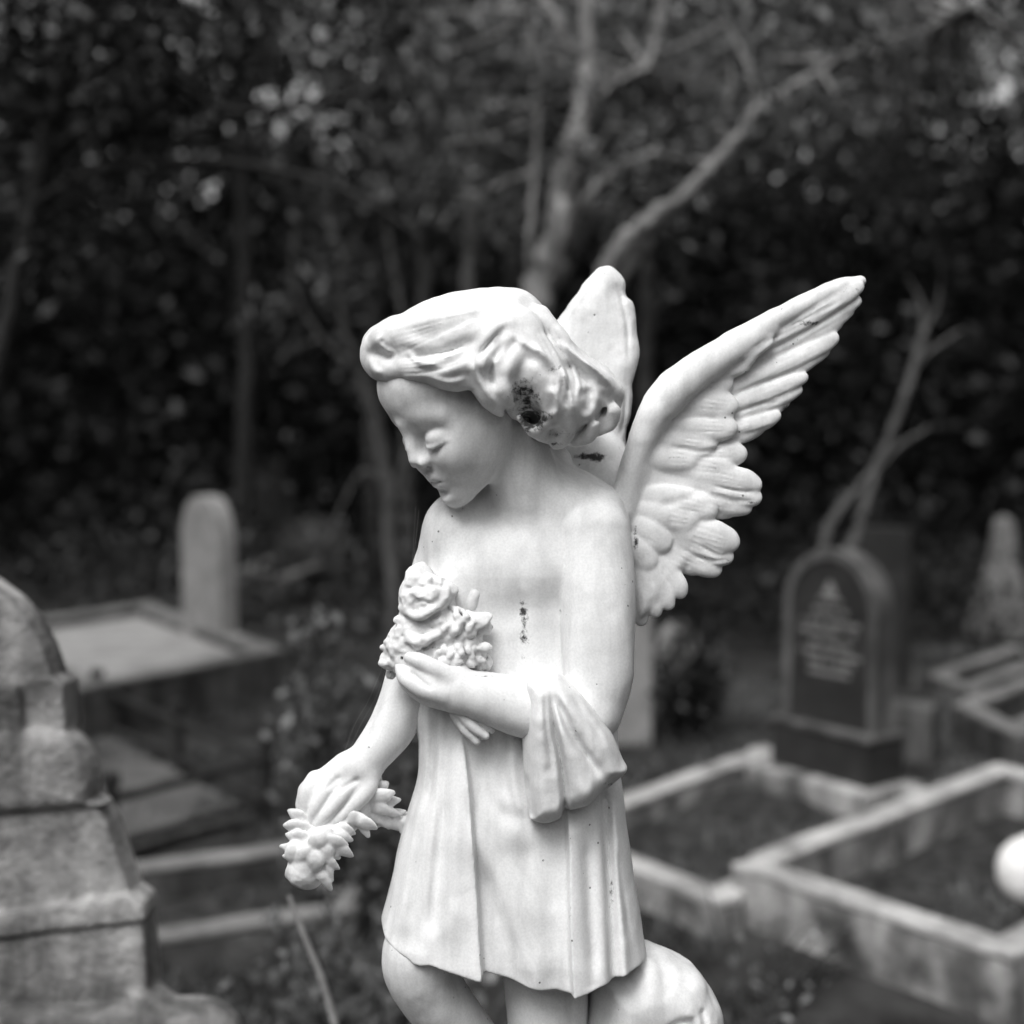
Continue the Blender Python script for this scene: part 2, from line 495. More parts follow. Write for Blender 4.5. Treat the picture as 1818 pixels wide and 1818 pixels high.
def build_body():
    F = Field((480, 630, -270), (1180, 1900, 190), 2.2)
    F.wref = -90
    # torso with neck and shoulders
    F.puff([(1000, 790), (1022, 828), (1068, 852), (1106, 882), (1118, 940), (1098, 1010), (1080, 1100), (1085, 1300), (1085, 1480),
            (900, 1560), (760, 1480), (752, 1330), (750, 1200), (748, 1120), (748, 1040), (757, 985), (773, 925), (793, 880), (830, 850), (868, 820), (900, 760)],
           lambda X, Y: 30 - 30 * np.clip((Y - 850) / 170, 0, 1), lambda X, Y: 62 + 26 * np.clip((Y - 850) / 150, 0, 1), 95, k=0, flatten=2.2)
    F.tube([H(-50, 0, -60), M(925, 830, -38), M(940, 905, -8)], [66, 60, 70], k=26)     # neck
    F.tube([M(1010, 905, -20), M(1050, 925, -25)], [58, 60], k=40)                          # near shoulder cap
    F.ell(M(800, 945, -10), (48, 62, 62), k=30)
    F.ell(M(880, 1010, -58), (60, 60, 34), k=40)                                            # breast
    F.ell(M(965, 1000, -55), (55, 60, 34), k=40)
    st, dt = F.stroke, F.dot
    dt(872, 908, (24, 24), -12)
    st([(870, 925), (910, 945), (960, 950)], 22, -3, 'ridge')
    dt(990, 1130, (40, 105), -20)
    dt(900, 1090, (50, 60), -5)
    dt(930, 1130, (20, 60), -3)
    st([(925, 960), (922, 1040), (925, 1120)], 16, -3)
    st([(790, 905), (766, 975), (758, 1050)], 9, 2.5)
    F.apply_relief(20, 20); F.relief[:] = 0
    # head
    F.ell(H(-25, 0, 42), (126, 95, 120), k=10, R=HR)
    F.ell(H(34, 0, -52), (76, 82, 108), k=25, R=HR)
    F.ell(H(46, 0, 42), (66, 82, 62), k=30, R=HR)
    for s in (-1, 1):
        F.tube([H(-5, s * 66, -62), H(35, s * 52, -110), H(84, s * 10, -138)], [28, 26, 25], k=30)
        F.ell(H(68, s * 46, -72), (40, 38, 44), k=30, R=HR)
        F.ell(H(22, s * 68, -42), (46, 26, 50), k=25, R=HR)
    F.ell(H(96, 0, -140), (22, 24, 22), k=16, R=HR)
    # brow, sockets, eyeballs under lids
    for s in (-1, 1):
        F.ell(H(120, s * 40, -30), (22, 32, 18), k=24, R=HR, op='s')
        F.tube([H(92, s * 22, 4), H(88, s * 42, 6), H(72, s * 66, -2)], [4, 7, 8], k=30)
        F.ell(H(78, s * 45, -36), (29.5, 29, 20.5), k=4, R=HR)
        # upper lid, a thin shell a little larger than the ball, ending at the lash line
        F.tube([H(98, s * 20, -41), H(107.5, s * 36, -43), H(105, s * 54, -44), H(89, s * 71, -42)], [1.8, 3.6, 3.6, 1.8], k=7)
        F.tube([H(96, s * 24, -48), H(99, s * 38, -54), H(95, s * 56, -53), H(86, s * 69, -46)], [2.0, 3.0, 3.0, 2.0], k=7)
        F.tube([H(99, s * 21, -45), H(107.5, s * 36, -48.5), H(104, s * 54, -49), H(90, s * 69, -46)], [1.0, 1.9, 1.9, 1.0], k=2.5, op='s')
    # nose
    F.tube([H(106, 0, 4), H(110, 0, -16), H(120, 0, -38), H(122, 0, -52)], [11, 10, 9.5, 9.5], k=18)
    F.ell(H(123, 0, -56), (12, 11.5, 10.5), k=10, R=HR)
    for s in (-1, 1): F.ell(H(117, s * 15, -64), (14, 9, 9.5), k=8, R=HR)
    F.ell(H(113, 0, -69), (15, 11, 8), k=8, R=HR)
    for s in (-1, 1): F.ell(H(117, s * 9, -73), (6, 4, 4), k=3, R=HR, op='s')
    # mouth
    F.ell(H(94, 0, -100), (22, 34, 26), k=18, R=HR)
    F.tube([H(97, -30, -106), H(112, -13, -99), H(117, -4, -97), H(116, 0, -99), H(117, 4, -97), H(112, 13, -99), H(97, 30, -106)], [2.5, 5.5, 6.5, 6, 6.5, 5.5, 2.5], k=8)
    F.tube([H(97, -24, -112), H(109, -11, -115.5), H(112, 0, -117), H(109, 11, -115.5), H(97, 24, -112)], [2.5, 6, 7.5, 6, 2.5], k=7)
    F.tube([H(97, -32, -107), H(115, -14, -107), H(121, 0, -107.5), H(115, 14, -107), H(97, 32, -107)], [1.8, 2.6, 2.8, 2.6, 1.8], k=4, op='s')
    F.ell(H(118, 0, -130), (8, 20, 6), k=14, R=HR, op='s')
    # ear lobe
    F.tube([H(-12, 92, -30), H(-4, 92, -58), H(2, 86, -72)], [13, 12, 10], k=10)
    # near arm
    F.tube([M(1054, 945, -46), M(1060, 1020, -58), M(1062, 1110, -70), M(1062, 1200, -76), M(1050, 1262, -82)], [64, 65, 64, 60, 52], k=4)
    F.tube([M(1048, 1262, -84), M(985, 1266, -102), M(930, 1256, -116), M(870, 1240, -126), M(815, 1226, -132)], [50, 54, 51, 44, 37], k=12)
    # near hand
    F.tube([M(815, 1226, -132), M(775, 1216, -134), M(745, 1202, -128)], [37, 36, 28], k=10, flat=0.8, fn=(0, 0, 1))
    F.tube([M(800, 1202, -146), M(765, 1184, -148), M(742, 1172, -142), M(722, 1166, -122)], [18, 15, 13, 10], k=5)
    F.tube([M(790, 1232, -150), M(752, 1222, -150), M(722, 1204, -136), M(712, 1180, -116)], [19, 17, 15, 11], k=4)
    F.tube([M(790, 1240, -130), M(752, 1232, -128), M(722, 1212, -112), M(716, 1186, -90)], [18, 16, 13, 10], k=4)
    F.tube([M(795, 1245, -112), M(760, 1240, -104), M(732, 1222, -88), M(722, 1196, -72)], [16, 13, 11, 9], k=4)
    F.tube([M(818, 1208, -140), M(812, 1182, -128), M(806, 1160, -112)], [17, 14, 10], k=8)   # thumb behind the flowers
    # far arm
    F.tube([M(812, 945, 20), M(772, 1040, 30), M(744, 1140, 22), M(725, 1222, 0), M(697, 1290, -20), M(662, 1336, -32), M(645, 1356, -36)], [56, 50, 46, 45, 41.5, 35, 33], k=18)
    # far hand
    F.puff([(612, 1334), (572, 1362), (536, 1390), (528, 1410), (529, 1438), (560, 1450), (600, 1452), (640, 1430), (668, 1396), (676, 1366), (655, 1340)], -38, 27, 30, k=12)
    F.tube([M(655, 1376, -46), M(650, 1404, -54), M(614, 1442, -62), M(584, 1464, -62)], [19, 16, 12.5, 9], k=5)
    F.tube([M(622, 1392, -54), M(600, 1420, -66), M(580, 1444, -70), M(563, 1462, -64)], [15, 13.5, 11.5, 8.5], k=5)
    F.tube([M(590, 1386, -52), M(572, 1412, -64), M(560, 1436, -66), M(552, 1456, -58)], [15, 13.5, 11.5, 8.5], k=5)
    F.tube([M(560, 1384, -44), M(546, 1406, -54), M(541, 1430, -54), M(544, 1450, -48)], [16, 13.5, 11.5, 8.5], k=5)
    F.tube([M(660, 1370, -20), M(668, 1404, -14), M(650, 1432, -18)], [14, 12, 9], k=8)       # thumb on the far side
    # legs
    F.tube([M(790, 1560, -10), M(762, 1650, -40), M(742, 1702, -46), M(765, 1760, -20), M(850, 1870, 40)], [70, 66, 63, 60, 52], k=14)
    F.tube([M(960, 1560, 0), M(968, 1700, 5), M(975, 1895, 10)], [82, 78, 66], k=14)
    # relief
    # elbow and forearm
    
    # tendons of the far hand
    st([(640, 1385), (612, 1400), (596, 1412)], 5, -4)
    st([(605, 1380), (585, 1396), (576, 1408)], 5, -3)
    st([(726, 1182), (742, 1194), (758, 1206), (776, 1214)], 4, -5)
    F.apply_relief(20, 20)
    F.rough(0.7, 40, 3)
    return F

def build_hair():
    F = Field((620, 480, -290), (1130, 830, 150), 2.5)
    F.wref = -130
    # the mass of the hair
    F.puff([(668, 640), (672, 600), (690, 578), (735, 546), (795, 524), (860, 514), (920, 514), (953, 534), (978, 566), (1000, 612), (1035, 645), (1062, 672),
            (1082, 712), (1066, 750), (1030, 772), (985, 778), (950, 762), (920, 735), (880, 700), (852, 676), (820, 672), (785, 672), (740, 660), (700, 655)],
           -55, 138, 95, k=0, flatten=2.1)
    T = lambda pts, r, k=6, dw=-34, **kw: F.tube([M(p[0], p[1], p[2] + dw) for p in pts], r, k=k + 6, **kw)
    F.ell(M(950, 665, -110), (84, 86, 96), k=25); F.ell(M(872, 665, -145), (42, 54, 62), k=15); F.ell(M(905, 640, -135), (60, 60, 70), k=15); F.ell(M(1014, 698, -92), (60, 64, 78), k=24); F.ell(M(890, 625, -115), (70, 52, 84), k=25)
    F.ell(M(985, 745, -85), (58, 40, 66), k=20); F.ell(M(690, 628, -105), (34, 28, 40), k=14); F.ell(M(780, 630, -140), (90, 42, 60), k=18)
    # fringe rolled across the forehead
    T([(866, 600, -140), (800, 590, -150), (735, 592, -138), (690, 600, -112), (664, 616, -82)], [22, 30, 32, 27, 18], k=22, dw=-44)
    T([(860, 640, -158), (800, 648, -160), (752, 650, -142), (715, 652, -118), (684, 656, -92), (668, 640, -75)], [18, 24, 25, 23, 20, 15], k=9, dw=-54)
    T([(846, 668, -152), (815, 676, -146), (780, 672, -136), (745, 664, -118), (712, 668, -100)], [10, 17, 17, 15, 11], k=6, dw=-56)
    T([(664, 612, -80), (657, 632, -72), (668, 656, -68), (690, 668, -74)], [17, 16, 16, 12], k=7, dw=-50)
    T([(700, 585, -60), (672, 598, -50), (660, 620, -40), (675, 650, -40)], [22, 20, 18, 16], k=12, dw=-44)
    # forward locks beside the temple
    T([(915, 575, -135), (880, 605, -158), (852, 640, -168), (848, 672, -168), (862, 698, -162), (880, 722, -150), (890, 735, -142)], [20, 24, 20, 17, 17, 12, 5], k=7)
    T([(930, 590, -140), (905, 635, -164), (892, 668, -166), (898, 700, -158), (910, 716, -146)], [18, 21, 18, 14, 7], k=6)
    T([(935, 570, -135), (965, 612, -150), (985, 650, -150), (992, 690, -142), (985, 728, -132), (962, 752, -118)], [18, 19, 16, 15, 14, 10], k=6)
    T([(950, 620, -150), (940, 655, -155), (948, 690, -148), (966, 715, -140), (968, 745, -128), (950, 762, -112)], [12, 15, 14, 14, 13, 8], k=5)
    T([(960, 560, -110), (1000, 618, -120), (1028, 660, -116), (1056, 688, -100), (1078, 700, -84)], [16, 18, 17, 18, 14], k=7)
    T([(1000, 625, -105), (1035, 650, -92), (1066, 668, -76), (1084, 690, -62), (1088, 716, -55)], [15, 18, 18, 14, 10], k=7)
    T([(1010, 660, -125), (1020, 700, -125), (1035, 730, -112), (1048, 745, -100)], [12, 16, 16, 10], k=6)
    T([(1085, 700, -60), (1078, 735, -62), (1055, 758, -64), (1030, 772, -66), (1005, 782, -70)], [11, 17, 17, 15, 9], k=5)
    T([(985, 700, -130), (1000, 735, -122), (1008, 762, -104), (995, 780, -86)], [12, 16, 14, 8], k=6)
    T([(925, 740, -128), (945, 758, -116), (965, 772, -96), (990, 782, -80)], [12, 14, 13, 8], k=6)
    # loose curl ends over the nape
    T([(1030, 660, -100), (1066, 674, -92), (1094, 694, -78), (1098, 712, -66), (1086, 724, -58)], [12, 15, 13, 8, 3], k=4)
    T([(1060, 712, -96), (1086, 728, -86), (1084, 752, -76), (1066, 768, -70)], [11, 13, 11, 4], k=3)
    T([(1030, 728, -112), (1052, 752, -98), (1044, 776, -84), (1020, 790, -76)], [11, 13, 11, 4], k=3)
    T([(985, 735, -122), (1004, 762, -106), (1000, 784, -92), (984, 794, -84)], [10, 13, 10, 4], k=3)
    T([(1000, 668, -135), (1024, 690, -132), (1022, 716, -126), (1000, 722, -122), (990, 704, -124)], [9, 12, 12, 9, 5], k=3)
    T([(950, 600, -150), (972, 640, -156), (966, 676, -154), (984, 700, -146)], [9, 12, 11, 5], k=3)
    T([(880, 690, -158), (902, 716, -146), (926, 722, -138)], [8, 9, 4], k=3)
    st, dt = F.stroke, F.dot
    # flowing locks: ridges and grooves
    st([(660, 618), (676, 628), (694, 640), (708, 648)], 9, -6, taper=0.3)
    st([(700, 612), (750, 622), (810, 622), (850, 606)], 14, 5)
    st([(720, 640), (765, 642), (805, 628), (845, 604)], 9, -5)
    st([(735, 668), (780, 662), (820, 648), (850, 628)], 8, -5)
    st([(906, 580), (880, 615), (850, 640), (842, 668)], 9, -7, taper=0.2)
    st([(900, 612), (876, 645), (872, 672), (884, 700)], 8, -5)
    st([(925, 600), (900, 640), (892, 668), (902, 700)], 8, -6)
    st([(945, 575), (968, 620), (975, 665), (966, 705)], 11, -7)
    st([(985, 605), (1024, 640), (1062, 664), (1092, 694)], 7, 9, taper=.2); st([(1000, 640), (1022, 668), (1056, 688)], 9, -7, taper=.3)
    st([(1030, 690), (1042, 715), (1030, 742)], 14, -9, taper=.3); st([(1060, 690), (1074, 712), (1062, 738)], 9, -5, taper=.3)
    st([(992, 650), (1008, 700), (1018, 752)], 6, 7, taper=.25); st([(975, 690), (988, 725), (978, 752)], 7, 7, taper=.25)
    st([(905, 600), (935, 622), (968, 640), (984, 672)], 6, 6, taper=.3); st([(925, 640), (955, 652), (972, 680)], 8, -6, taper=.3)
    st([(846, 640), (846, 672), (866, 704), (886, 732)], 6, 6, taper=.2); st([(760, 676), (800, 688), (838, 678)], 6, 5, taper=.3)
    st([(655, 630), (664, 655), (684, 672)], 7, 5, taper=.3); st([(690, 600), (676, 612), (690, 628), (712, 634)], 5, 5, taper=.3)
    st([(720, 625), (755, 655), (800, 660)], 5, 4, taper=.3)
    for q_ in range(5):      # finer strands cut along the locks
        o_ = q_ * 9
        st([(880 - o_ * .6, 556 + o_ * .4), (820 - o_, 574 + o_ * .9), (750 - o_ * .5, 592 + o_), (700, 600 + o_ * 1.1)], 2.6, -1.7, taper=.3)
        st([(930 + o_, 566), (962 + o_ * 1.1, 622), (984 + o_ * 1.3, 676), (976 + o_ * 1.4, 730)], 2.6, -2.4, taper=.3)
        st([(900 - o_ * .7, 588 + o_ * .5), (868 - o_ * .5, 622 + o_ * .6), (858 - o_ * .2, 662 + o_ * .2), (872, 706)], 2.4, -2.0, taper=.3)
        st([(850, 612 + o_ * .9), (800, 634 + o_ * .8), (745, 642 + o_ * .8), (700, 646 + o_ * .6)], 2.4, -2.0, taper=.3)
    st([(965, 575), (1000, 640), (1010, 690), (1002, 735)], 11, -8)
    st([(985, 600), (1022, 650), (1042, 690), (1050, 730)], 11, -8)
    st([(1015, 640), (1050, 676), (1080, 694)], 9, -5)
    st([(1000, 655), (1018, 705), (1030, 745)], 9, 4)
    st([(1092, 708), (1064, 738), (1040, 755), (1018, 776)], 6, -7, taper=0.2)
    dt(935, 712, (20, 26), -14)
    dt(944, 742, (19, 17), -16)
    st([(930, 545), (860, 560), (780, 575), (720, 590)], 20, 4); st([(940, 548), (905, 578), (860, 596)], 18, 4)
    st([(900, 566), (840, 582), (770, 600), (700, 612)], 14, -3)
    F.apply_relief(0, 30)
    F.rough(1.0, 26, 5)
    return F

def build_tunic():
    F = Field((650, 1190, -190), (1180, 1790, 170), 2.5)
    F.wref = -110
    F.puff([(745, 1175), (739, 1240), (737, 1275), (746, 1325), (743, 1380), (729, 1427), (709, 1496), (691, 1572), (676, 1632), (671, 1660), (690, 1740), (720, 1830),
            (1150, 1830), (1150, 1720), (1144, 1674), (1124, 1543), (1112, 1460), (1102, 1383), (1096, 1300), (1090, 1200), (1060, 1165), (900, 1150), (780, 1160)],
           2, lambda X, Y: 92 + 34 * np.clip((Y - 1300) / 380, 0, 1), 120, k=0, flatten=2.3)
    st, dt = F.stroke, F.dot
    # big pleats
    st([(812, 1275), (822, 1330), (832, 1400), (838, 1480), (846, 1580), (852, 1680), (857, 1740)], 62, 25, 'step', taper=-0.3, side=1)
    st([(836, 1430), (855, 1500), (885, 1570), (915, 1640), (948, 1720), (960, 1760)], 20, 10, taper=-0.2)
    st([(845, 1500), (868, 1580), (888, 1650), (905, 1740)], 22, -11, taper=-0.3)
    st([(1008, 1430), (1011, 1500), (1012, 1580), (1014, 1680), (1019, 1770)], 40, 22, 'step', taper=-0.15, side=-1)
    st([(1074, 1400), (1080, 1480), (1084, 1580), (1088, 1680), (1092, 1760)], 9, -16, taper=-0.15)
    st([(1090, 1420), (1098, 1520), (1106, 1640), (1112, 1740)], 9, 6, taper=-0.2)
    st([(1098, 1500), (1106, 1580), (1120, 1680)], 6, -4)
    st([(1045, 1460), (1048, 1560), (1052, 1740)], 12, -4, taper=-0.3)
    # narrow gathers on the left
    for x0, x1, x2, a in ((757, 752, 700, 4), (772, 765, 722, -4), (786, 776, 752, 3.5), (798, 790, 772, -3)):
        st([(x0, 1225), (x1, 1380), ((x1 + x2) / 2, 1520), (x2, 1690)], 7, a, taper=0.3)
    st([(806, 1250), (812, 1330), (806, 1440), (800, 1560)], 18, 5)
    st([(820, 1590), (790, 1640), (740, 1670)], 16, 3)
    # cloth pulled over the hip towards the arm
    st([(845, 1330), (858, 1400), (890, 1445), (930, 1462)], 14, -6)
    st([(915, 1290), (910, 1370), (922, 1430), (940, 1455)], 10, 7, taper=0.2)
    st([(898, 1290), (892, 1370), (902, 1430)], 9, -5)
    st([(870, 1470), (910, 1482), (960, 1468)], 26, 3)
    st([(870, 1380), (885, 1480), (925, 1580), (990, 1680)], 30, 6, taper=.3); st([(905, 1480), (950, 1560), (1000, 1620)], 24, -5, taper=.3); st([(770, 1400), (735, 1560), (715, 1680)], 20, 7, taper=.2); st([(795, 1420), (775, 1560), (765, 1680)], 14, -6, taper=.2); st([(815, 1400), (808, 1540), (812, 1700)], 14, 5, taper=.2); st([(1040, 1470), (1046, 1600), (1055, 1740)], 12, -7, taper=.2)
    dt(940, 1580, (45, 90), 5); dt(980, 1610, (16, 140), -3)
    dt(745, 1700, (22, 30), 3); dt(770, 1705, (12, 26), -3)
    dt(962, 1700, (30, 25), 3)
    F.apply_relief(10, 25)
    # hem: cut along the lower edge and hollow the inside
    F.rough(0.8, 45, 9)
    hem = [M(a, b, -110)[:2] for a, b in [(600, 1600), (671, 1662), (680, 1678), (705, 1695), (727, 1704), (735, 1711), (748, 1712), (762, 1710), (800, 1720), (852, 1732), (855.5, 1731), (857, 1722), (862, 1721), (890, 1732),
           (941, 1750), (965, 1752), (988, 1753), (1019, 1762), (1045, 1756), (1068, 1747), (1090, 1741), (1115, 1733), (1145, 1726), (1250, 1700)]] + [[1300, 2000], [500, 2000]]
    X, Y = np.meshgrid(F.ax[0], F.ax[1], indexing='ij')
    cut = -poly_sd(np.array(hem), X, Y).astype(np.float32)          # positive below the hem
    shell = -(F.D + 18)
    low = 1 / (1 + np.exp(-(F.ax[1] - 1560) / 14))[None, :, None].astype(np.float32)
    F.D = smax(F.D, np.where(low > 0.02, shell - (1 - low) * 60, -60).astype(np.float32), 3)
    F.D = smax(F.D, -(-cut[:, :, None] * np.ones_like(F.D)), 3)
    return F

def build_sleeve():
    F = Field((900, 1160, -225), (1140, 1480, -10), 2.2)
    F.wref = -165
    F.puff([(930, 1208), (945, 1196), (982, 1192), (996, 1196), (1030, 1226), (1065, 1268), (1090, 1310), (1104, 1345), (1113, 1362), (1108, 1372), (1094, 1384), (1080, 1395),
            (1050, 1416), (1010, 1437), (1002, 1447), (975, 1453), (945, 1452), (937, 1440), (931, 1390), (927, 1310), (928, 1240)],
           -108, lambda X, Y: 76 - 14 * np.clip((Y - 1250) / 180, 0, 1) - 22 * np.clip((X - 1040) / 70, 0, 1), 34, k=0, n=3, flatten=2.0)
    st = F.stroke
    c = (974, 1204)
    st([c, (984, 1290), (998, 1360), (1006, 1460)], 6, -12, taper=-0.4)
    st([c, (1010, 1290), (1045, 1345), (1076, 1392)], 8, -8, taper=0.3)
    st([(958, 1206), (958, 1290), (964, 1380), (972, 1460)], 22, 5, taper=-0.4)
    st([(982, 1215), (1002, 1300), (1025, 1370), (1045, 1430)], 22, 7, taper=-0.4)
    st([(992, 1205), (1026, 1260), (1066, 1325), (1104, 1380)], 24, 1, taper=-0.4)
    st([(940, 1210), (938, 1300), (940, 1400), (945, 1450)], 6, -4, taper=-0.3)
    st([(966, 1208), (972, 1300), (985, 1390)], 6, -3, taper=0.3)
    st([(1005, 1225), (1046, 1280), (1082, 1330)], 7, -4, taper=0.3)
    F.apply_relief(-110, 15)
    F.rough(0.6, 30, 11)
    return F

def feather(F, a, b, w0, w1, width, thick, k=5, bow=0.0):
    """one carved feather from a to b (view coordinates), lying at depth w0..w1"""
    a, b = np.array(a, float), np.array(b, float)
    d = b - a; nrm = np.array([-d[1], d[0]]) / (np.hypot(*d) + 1e-6)
    pts, r = [], []
    for t, q in ((0, 0.6), (0.3, 0.95), (0.6, 1.05), (0.85, 1.0), (0.97, 0.72)):
        p = a + d * t + nrm * bow * math.sin(math.pi * t)
        pts.append(M(p[0], p[1], w0 + (w1 - w0) * t)); r.append(width * q)
    # the tube rounds its end by its own radius: pull the tip back
    F.tube(pts, r, k=k, flat=thick / width, fn=(0.12, 0.0, 0.99), n=4)
    for off in (-.35, .1, .5):      # barbs cut along the vane
        q0 = a + d * .45 + nrm * (off * width * .8 + bow); q1 = a + d * .98 + nrm * (off * width * .55)
        F.stroke([q0, (q0 + q1) / 2 + nrm * bow * .3, q1], 1.9, -1.5, taper=.3)

def build_near_wing():
    F = Field((1060, 460, -140), (1600, 1160, 170), 2.5)
    F.wref = 0
    wc = lambda X, Y: 10 + 0.10 * (X - 1150)
    # base sheet
    F.puff([(1090, 880), (1125, 780), (1135, 740), (1150, 695), (1200, 648), (1290, 598), (1370, 558), (1450, 512), (1500, 500), (1520, 510), (1480, 560), (1420, 610),
            (1400, 650), (1380, 700), (1310, 760), (1290, 810), (1300, 860), (1280, 900), (1265, 950), (1240, 995), (1200, 1030), (1170, 1075), (1130, 1100), (1110, 1000), (1085, 940)],
           wc, lambda X, Y: np.clip(26 - 0.03 * (X - 1150), 13, 30), 26, k=0)
    # thick leading edge (the arm of the wing)
    F.tube([M(1105, 905, -15), M(1118, 845, -18), M(1140, 780, -22), M(1172, 722, -26), M(1225, 668, -22), M(1300, 620, -10), M(1370, 585, 4)], [18, 20, 24, 32, 33, 27, 16], k=24)
    F.tube([M(1300, 612, -8), M(1380, 566, 6), M(1440, 534, 14), M(1490, 510, 20), M(1528, 499, 26)], [24, 20, 18, 16, 9], k=8)
    # primaries
    for a, b, wd, w in (((1240, 660), (1530, 504), 19, -2), ((1250, 672), (1526, 530), 17, 6), ((1255, 690), (1512, 548), 16, 8), ((1260, 700), (1490, 570), 17, 8),
                        ((1250, 705), (1484, 598), 18, 3), ((1250, 722), (1466, 620), 18, 8), ((1250, 735), (1434, 640), 17, 9),
                        ((1235, 735), (1428, 668), 17, 0), ((1235, 752), (1420, 690), 16, 4), ((1230, 765), (1396, 712), 16, 8),
                        ((1225, 775), (1380, 738), 17, -2), ((1220, 785), (1350, 758), 17, 2), ((1215, 795), (1316, 774), 17, 5)):
        feather(F, a, b, w, w + 16, wd, 10, k=2.5, bow=6)
    # coverts on top of the primaries
    for a, b, wd, th in (((1180, 700), (1296, 722), 26, 13), ((1175, 745), (1296, 760), 24, 12), ((1210, 690), (1290, 680), 18, 10), ((1255, 665), (1330, 640), 14, 9), ((1300, 640), (1366, 600), 13, 8),
                         ((1150, 770), (1260, 790), 22, 12), ((1140, 800), (1230, 815), 22, 12)):
        feather(F, a, b, -15, -9, wd * 1.1, th, k=7, bow=4)
    # secondaries in three tiers
    for a, b, w, wd, th in (((1190, 800), (1318, 806), -6, 22, 12), ((1170, 815), (1296, 836), -10, 24, 13),
                            ((1190, 830), (1346, 862), -8, 22, 13), ((1185, 850), (1348, 886), -6, 20, 12), ((1180, 870), (1332, 904), -2, 18, 12), ((1180, 875), (1300, 912), 4, 15, 11),
                            ((1150, 880), (1262, 905), -16, 26, 14), ((1140, 905), (1232, 925), -18, 26, 14),
                            ((1160, 920), (1304, 965), -10, 26, 14), ((1160, 930), (1296, 992), -6, 22, 13), ((1150, 950), (1276, 1014), 0, 20, 12), ((1150, 960), (1240, 1012), 4, 16, 12),
                            ((1135, 930), (1175, 965), -20, 24, 13), ((1120, 960), (1150, 1000), -20, 22, 12),
                            ((1140, 960), (1212, 1056), -6, 19, 12), ((1135, 970), (1190, 1078), -8, 17, 12), ((1125, 980), (1165, 1092), -8, 17, 12), ((1118, 990), (1140, 1108), -6, 16, 11)):
        feather(F, np.array(a), np.array(a) + (np.array(b) - np.array(a)) * .96, w + 2, w + 12, wd * 1.12, th, k=3.5)
    st = F.stroke
    for pts in ([(1330, 640), (1420, 595), (1500, 548)], [(1300, 665), (1400, 622), (1480, 586)], [(1300, 700), (1380, 668), (1430, 655)], [(1290, 740), (1350, 718), (1390, 712)],
                [(1300, 772), (1340, 766), (1380, 752)], [(1380, 590), (1440, 562), (1500, 530)], [(1350, 612), (1430, 575), (1480, 550)]):
        st(pts, 3.5, -3.5)
    st([(1165, 752), (1230, 742), (1290, 748)], 4, -3); st([(1180, 792), (1240, 802), (1290, 796)], 4, -4)
    st([(1255, 875), (1300, 888), (1345, 890)], 3.5, -4); st([(1260, 862), (1310, 872), (1345, 872)], 3, -4)
    st([(1230, 985), (1265, 995), (1300, 992)], 3.5, -4); st([(1240, 965), (1270, 985), (1300, 985)], 4, -4)
    st([(1160, 900), (1200, 890), (1250, 870)], 8, -4)
    F.apply_relief(15, 12)
    F.rough(0.9, 30, 21)
    return F

def build_far_wing():
    F = Field((950, 450, 30), (1170, 900, 230), 2.5)
    F.wref = 110
    F.puff([(960, 620), (984, 575), (1005, 545), (1032, 510), (1056, 480), (1068, 474), (1084, 474), (1100, 484), (1110, 500), (1113, 524), (1124, 536), (1128, 560), (1130, 590), (1134, 615), (1132, 650),
            (1122, 682), (1124, 705), (1119, 740), (1112, 775), (1108, 810), (1085, 850), (1020, 850), (990, 800)], 120, 32, 46, k=0, n=4)
    F.ell(M(1062, 840, 85), (66, 72, 40), k=25)
    st = F.stroke
    st([(1075, 485), (1098, 520), (1112, 580), (1115, 650)], 4, -4); st([(1068, 482), (1030, 530), (990, 590)], 6, 3)
    st([(1110, 690), (1108, 740), (1098, 780)], 4, -4); st([(1090, 500), (1080, 560), (1085, 640)], 12, -2)
    F.apply_relief(115, 10)
    F.rough(1.0, 28, 31)
    return F

def lump(F, c, w, R, n, r, seed, k=4, squash=1.0):
    rs = random.Random(seed)
    for i in range(n):
        a, q = rs.uniform(0, 6.28), math.sqrt(rs.random())
        x, y = c[0] + R * q * math.cos(a), c[1] + R * squash * q * math.sin(a)
        z = w - R * 0.7 * math.sqrt(max(0, 1 - q * q)) + rs.uniform(-3, 3)
        rr = r * rs.uniform(0.7, 1.3)
        F.ell(M(x, y, z), (rr, rr * rs.uniform(0.7, 1.1), rr), k=k)

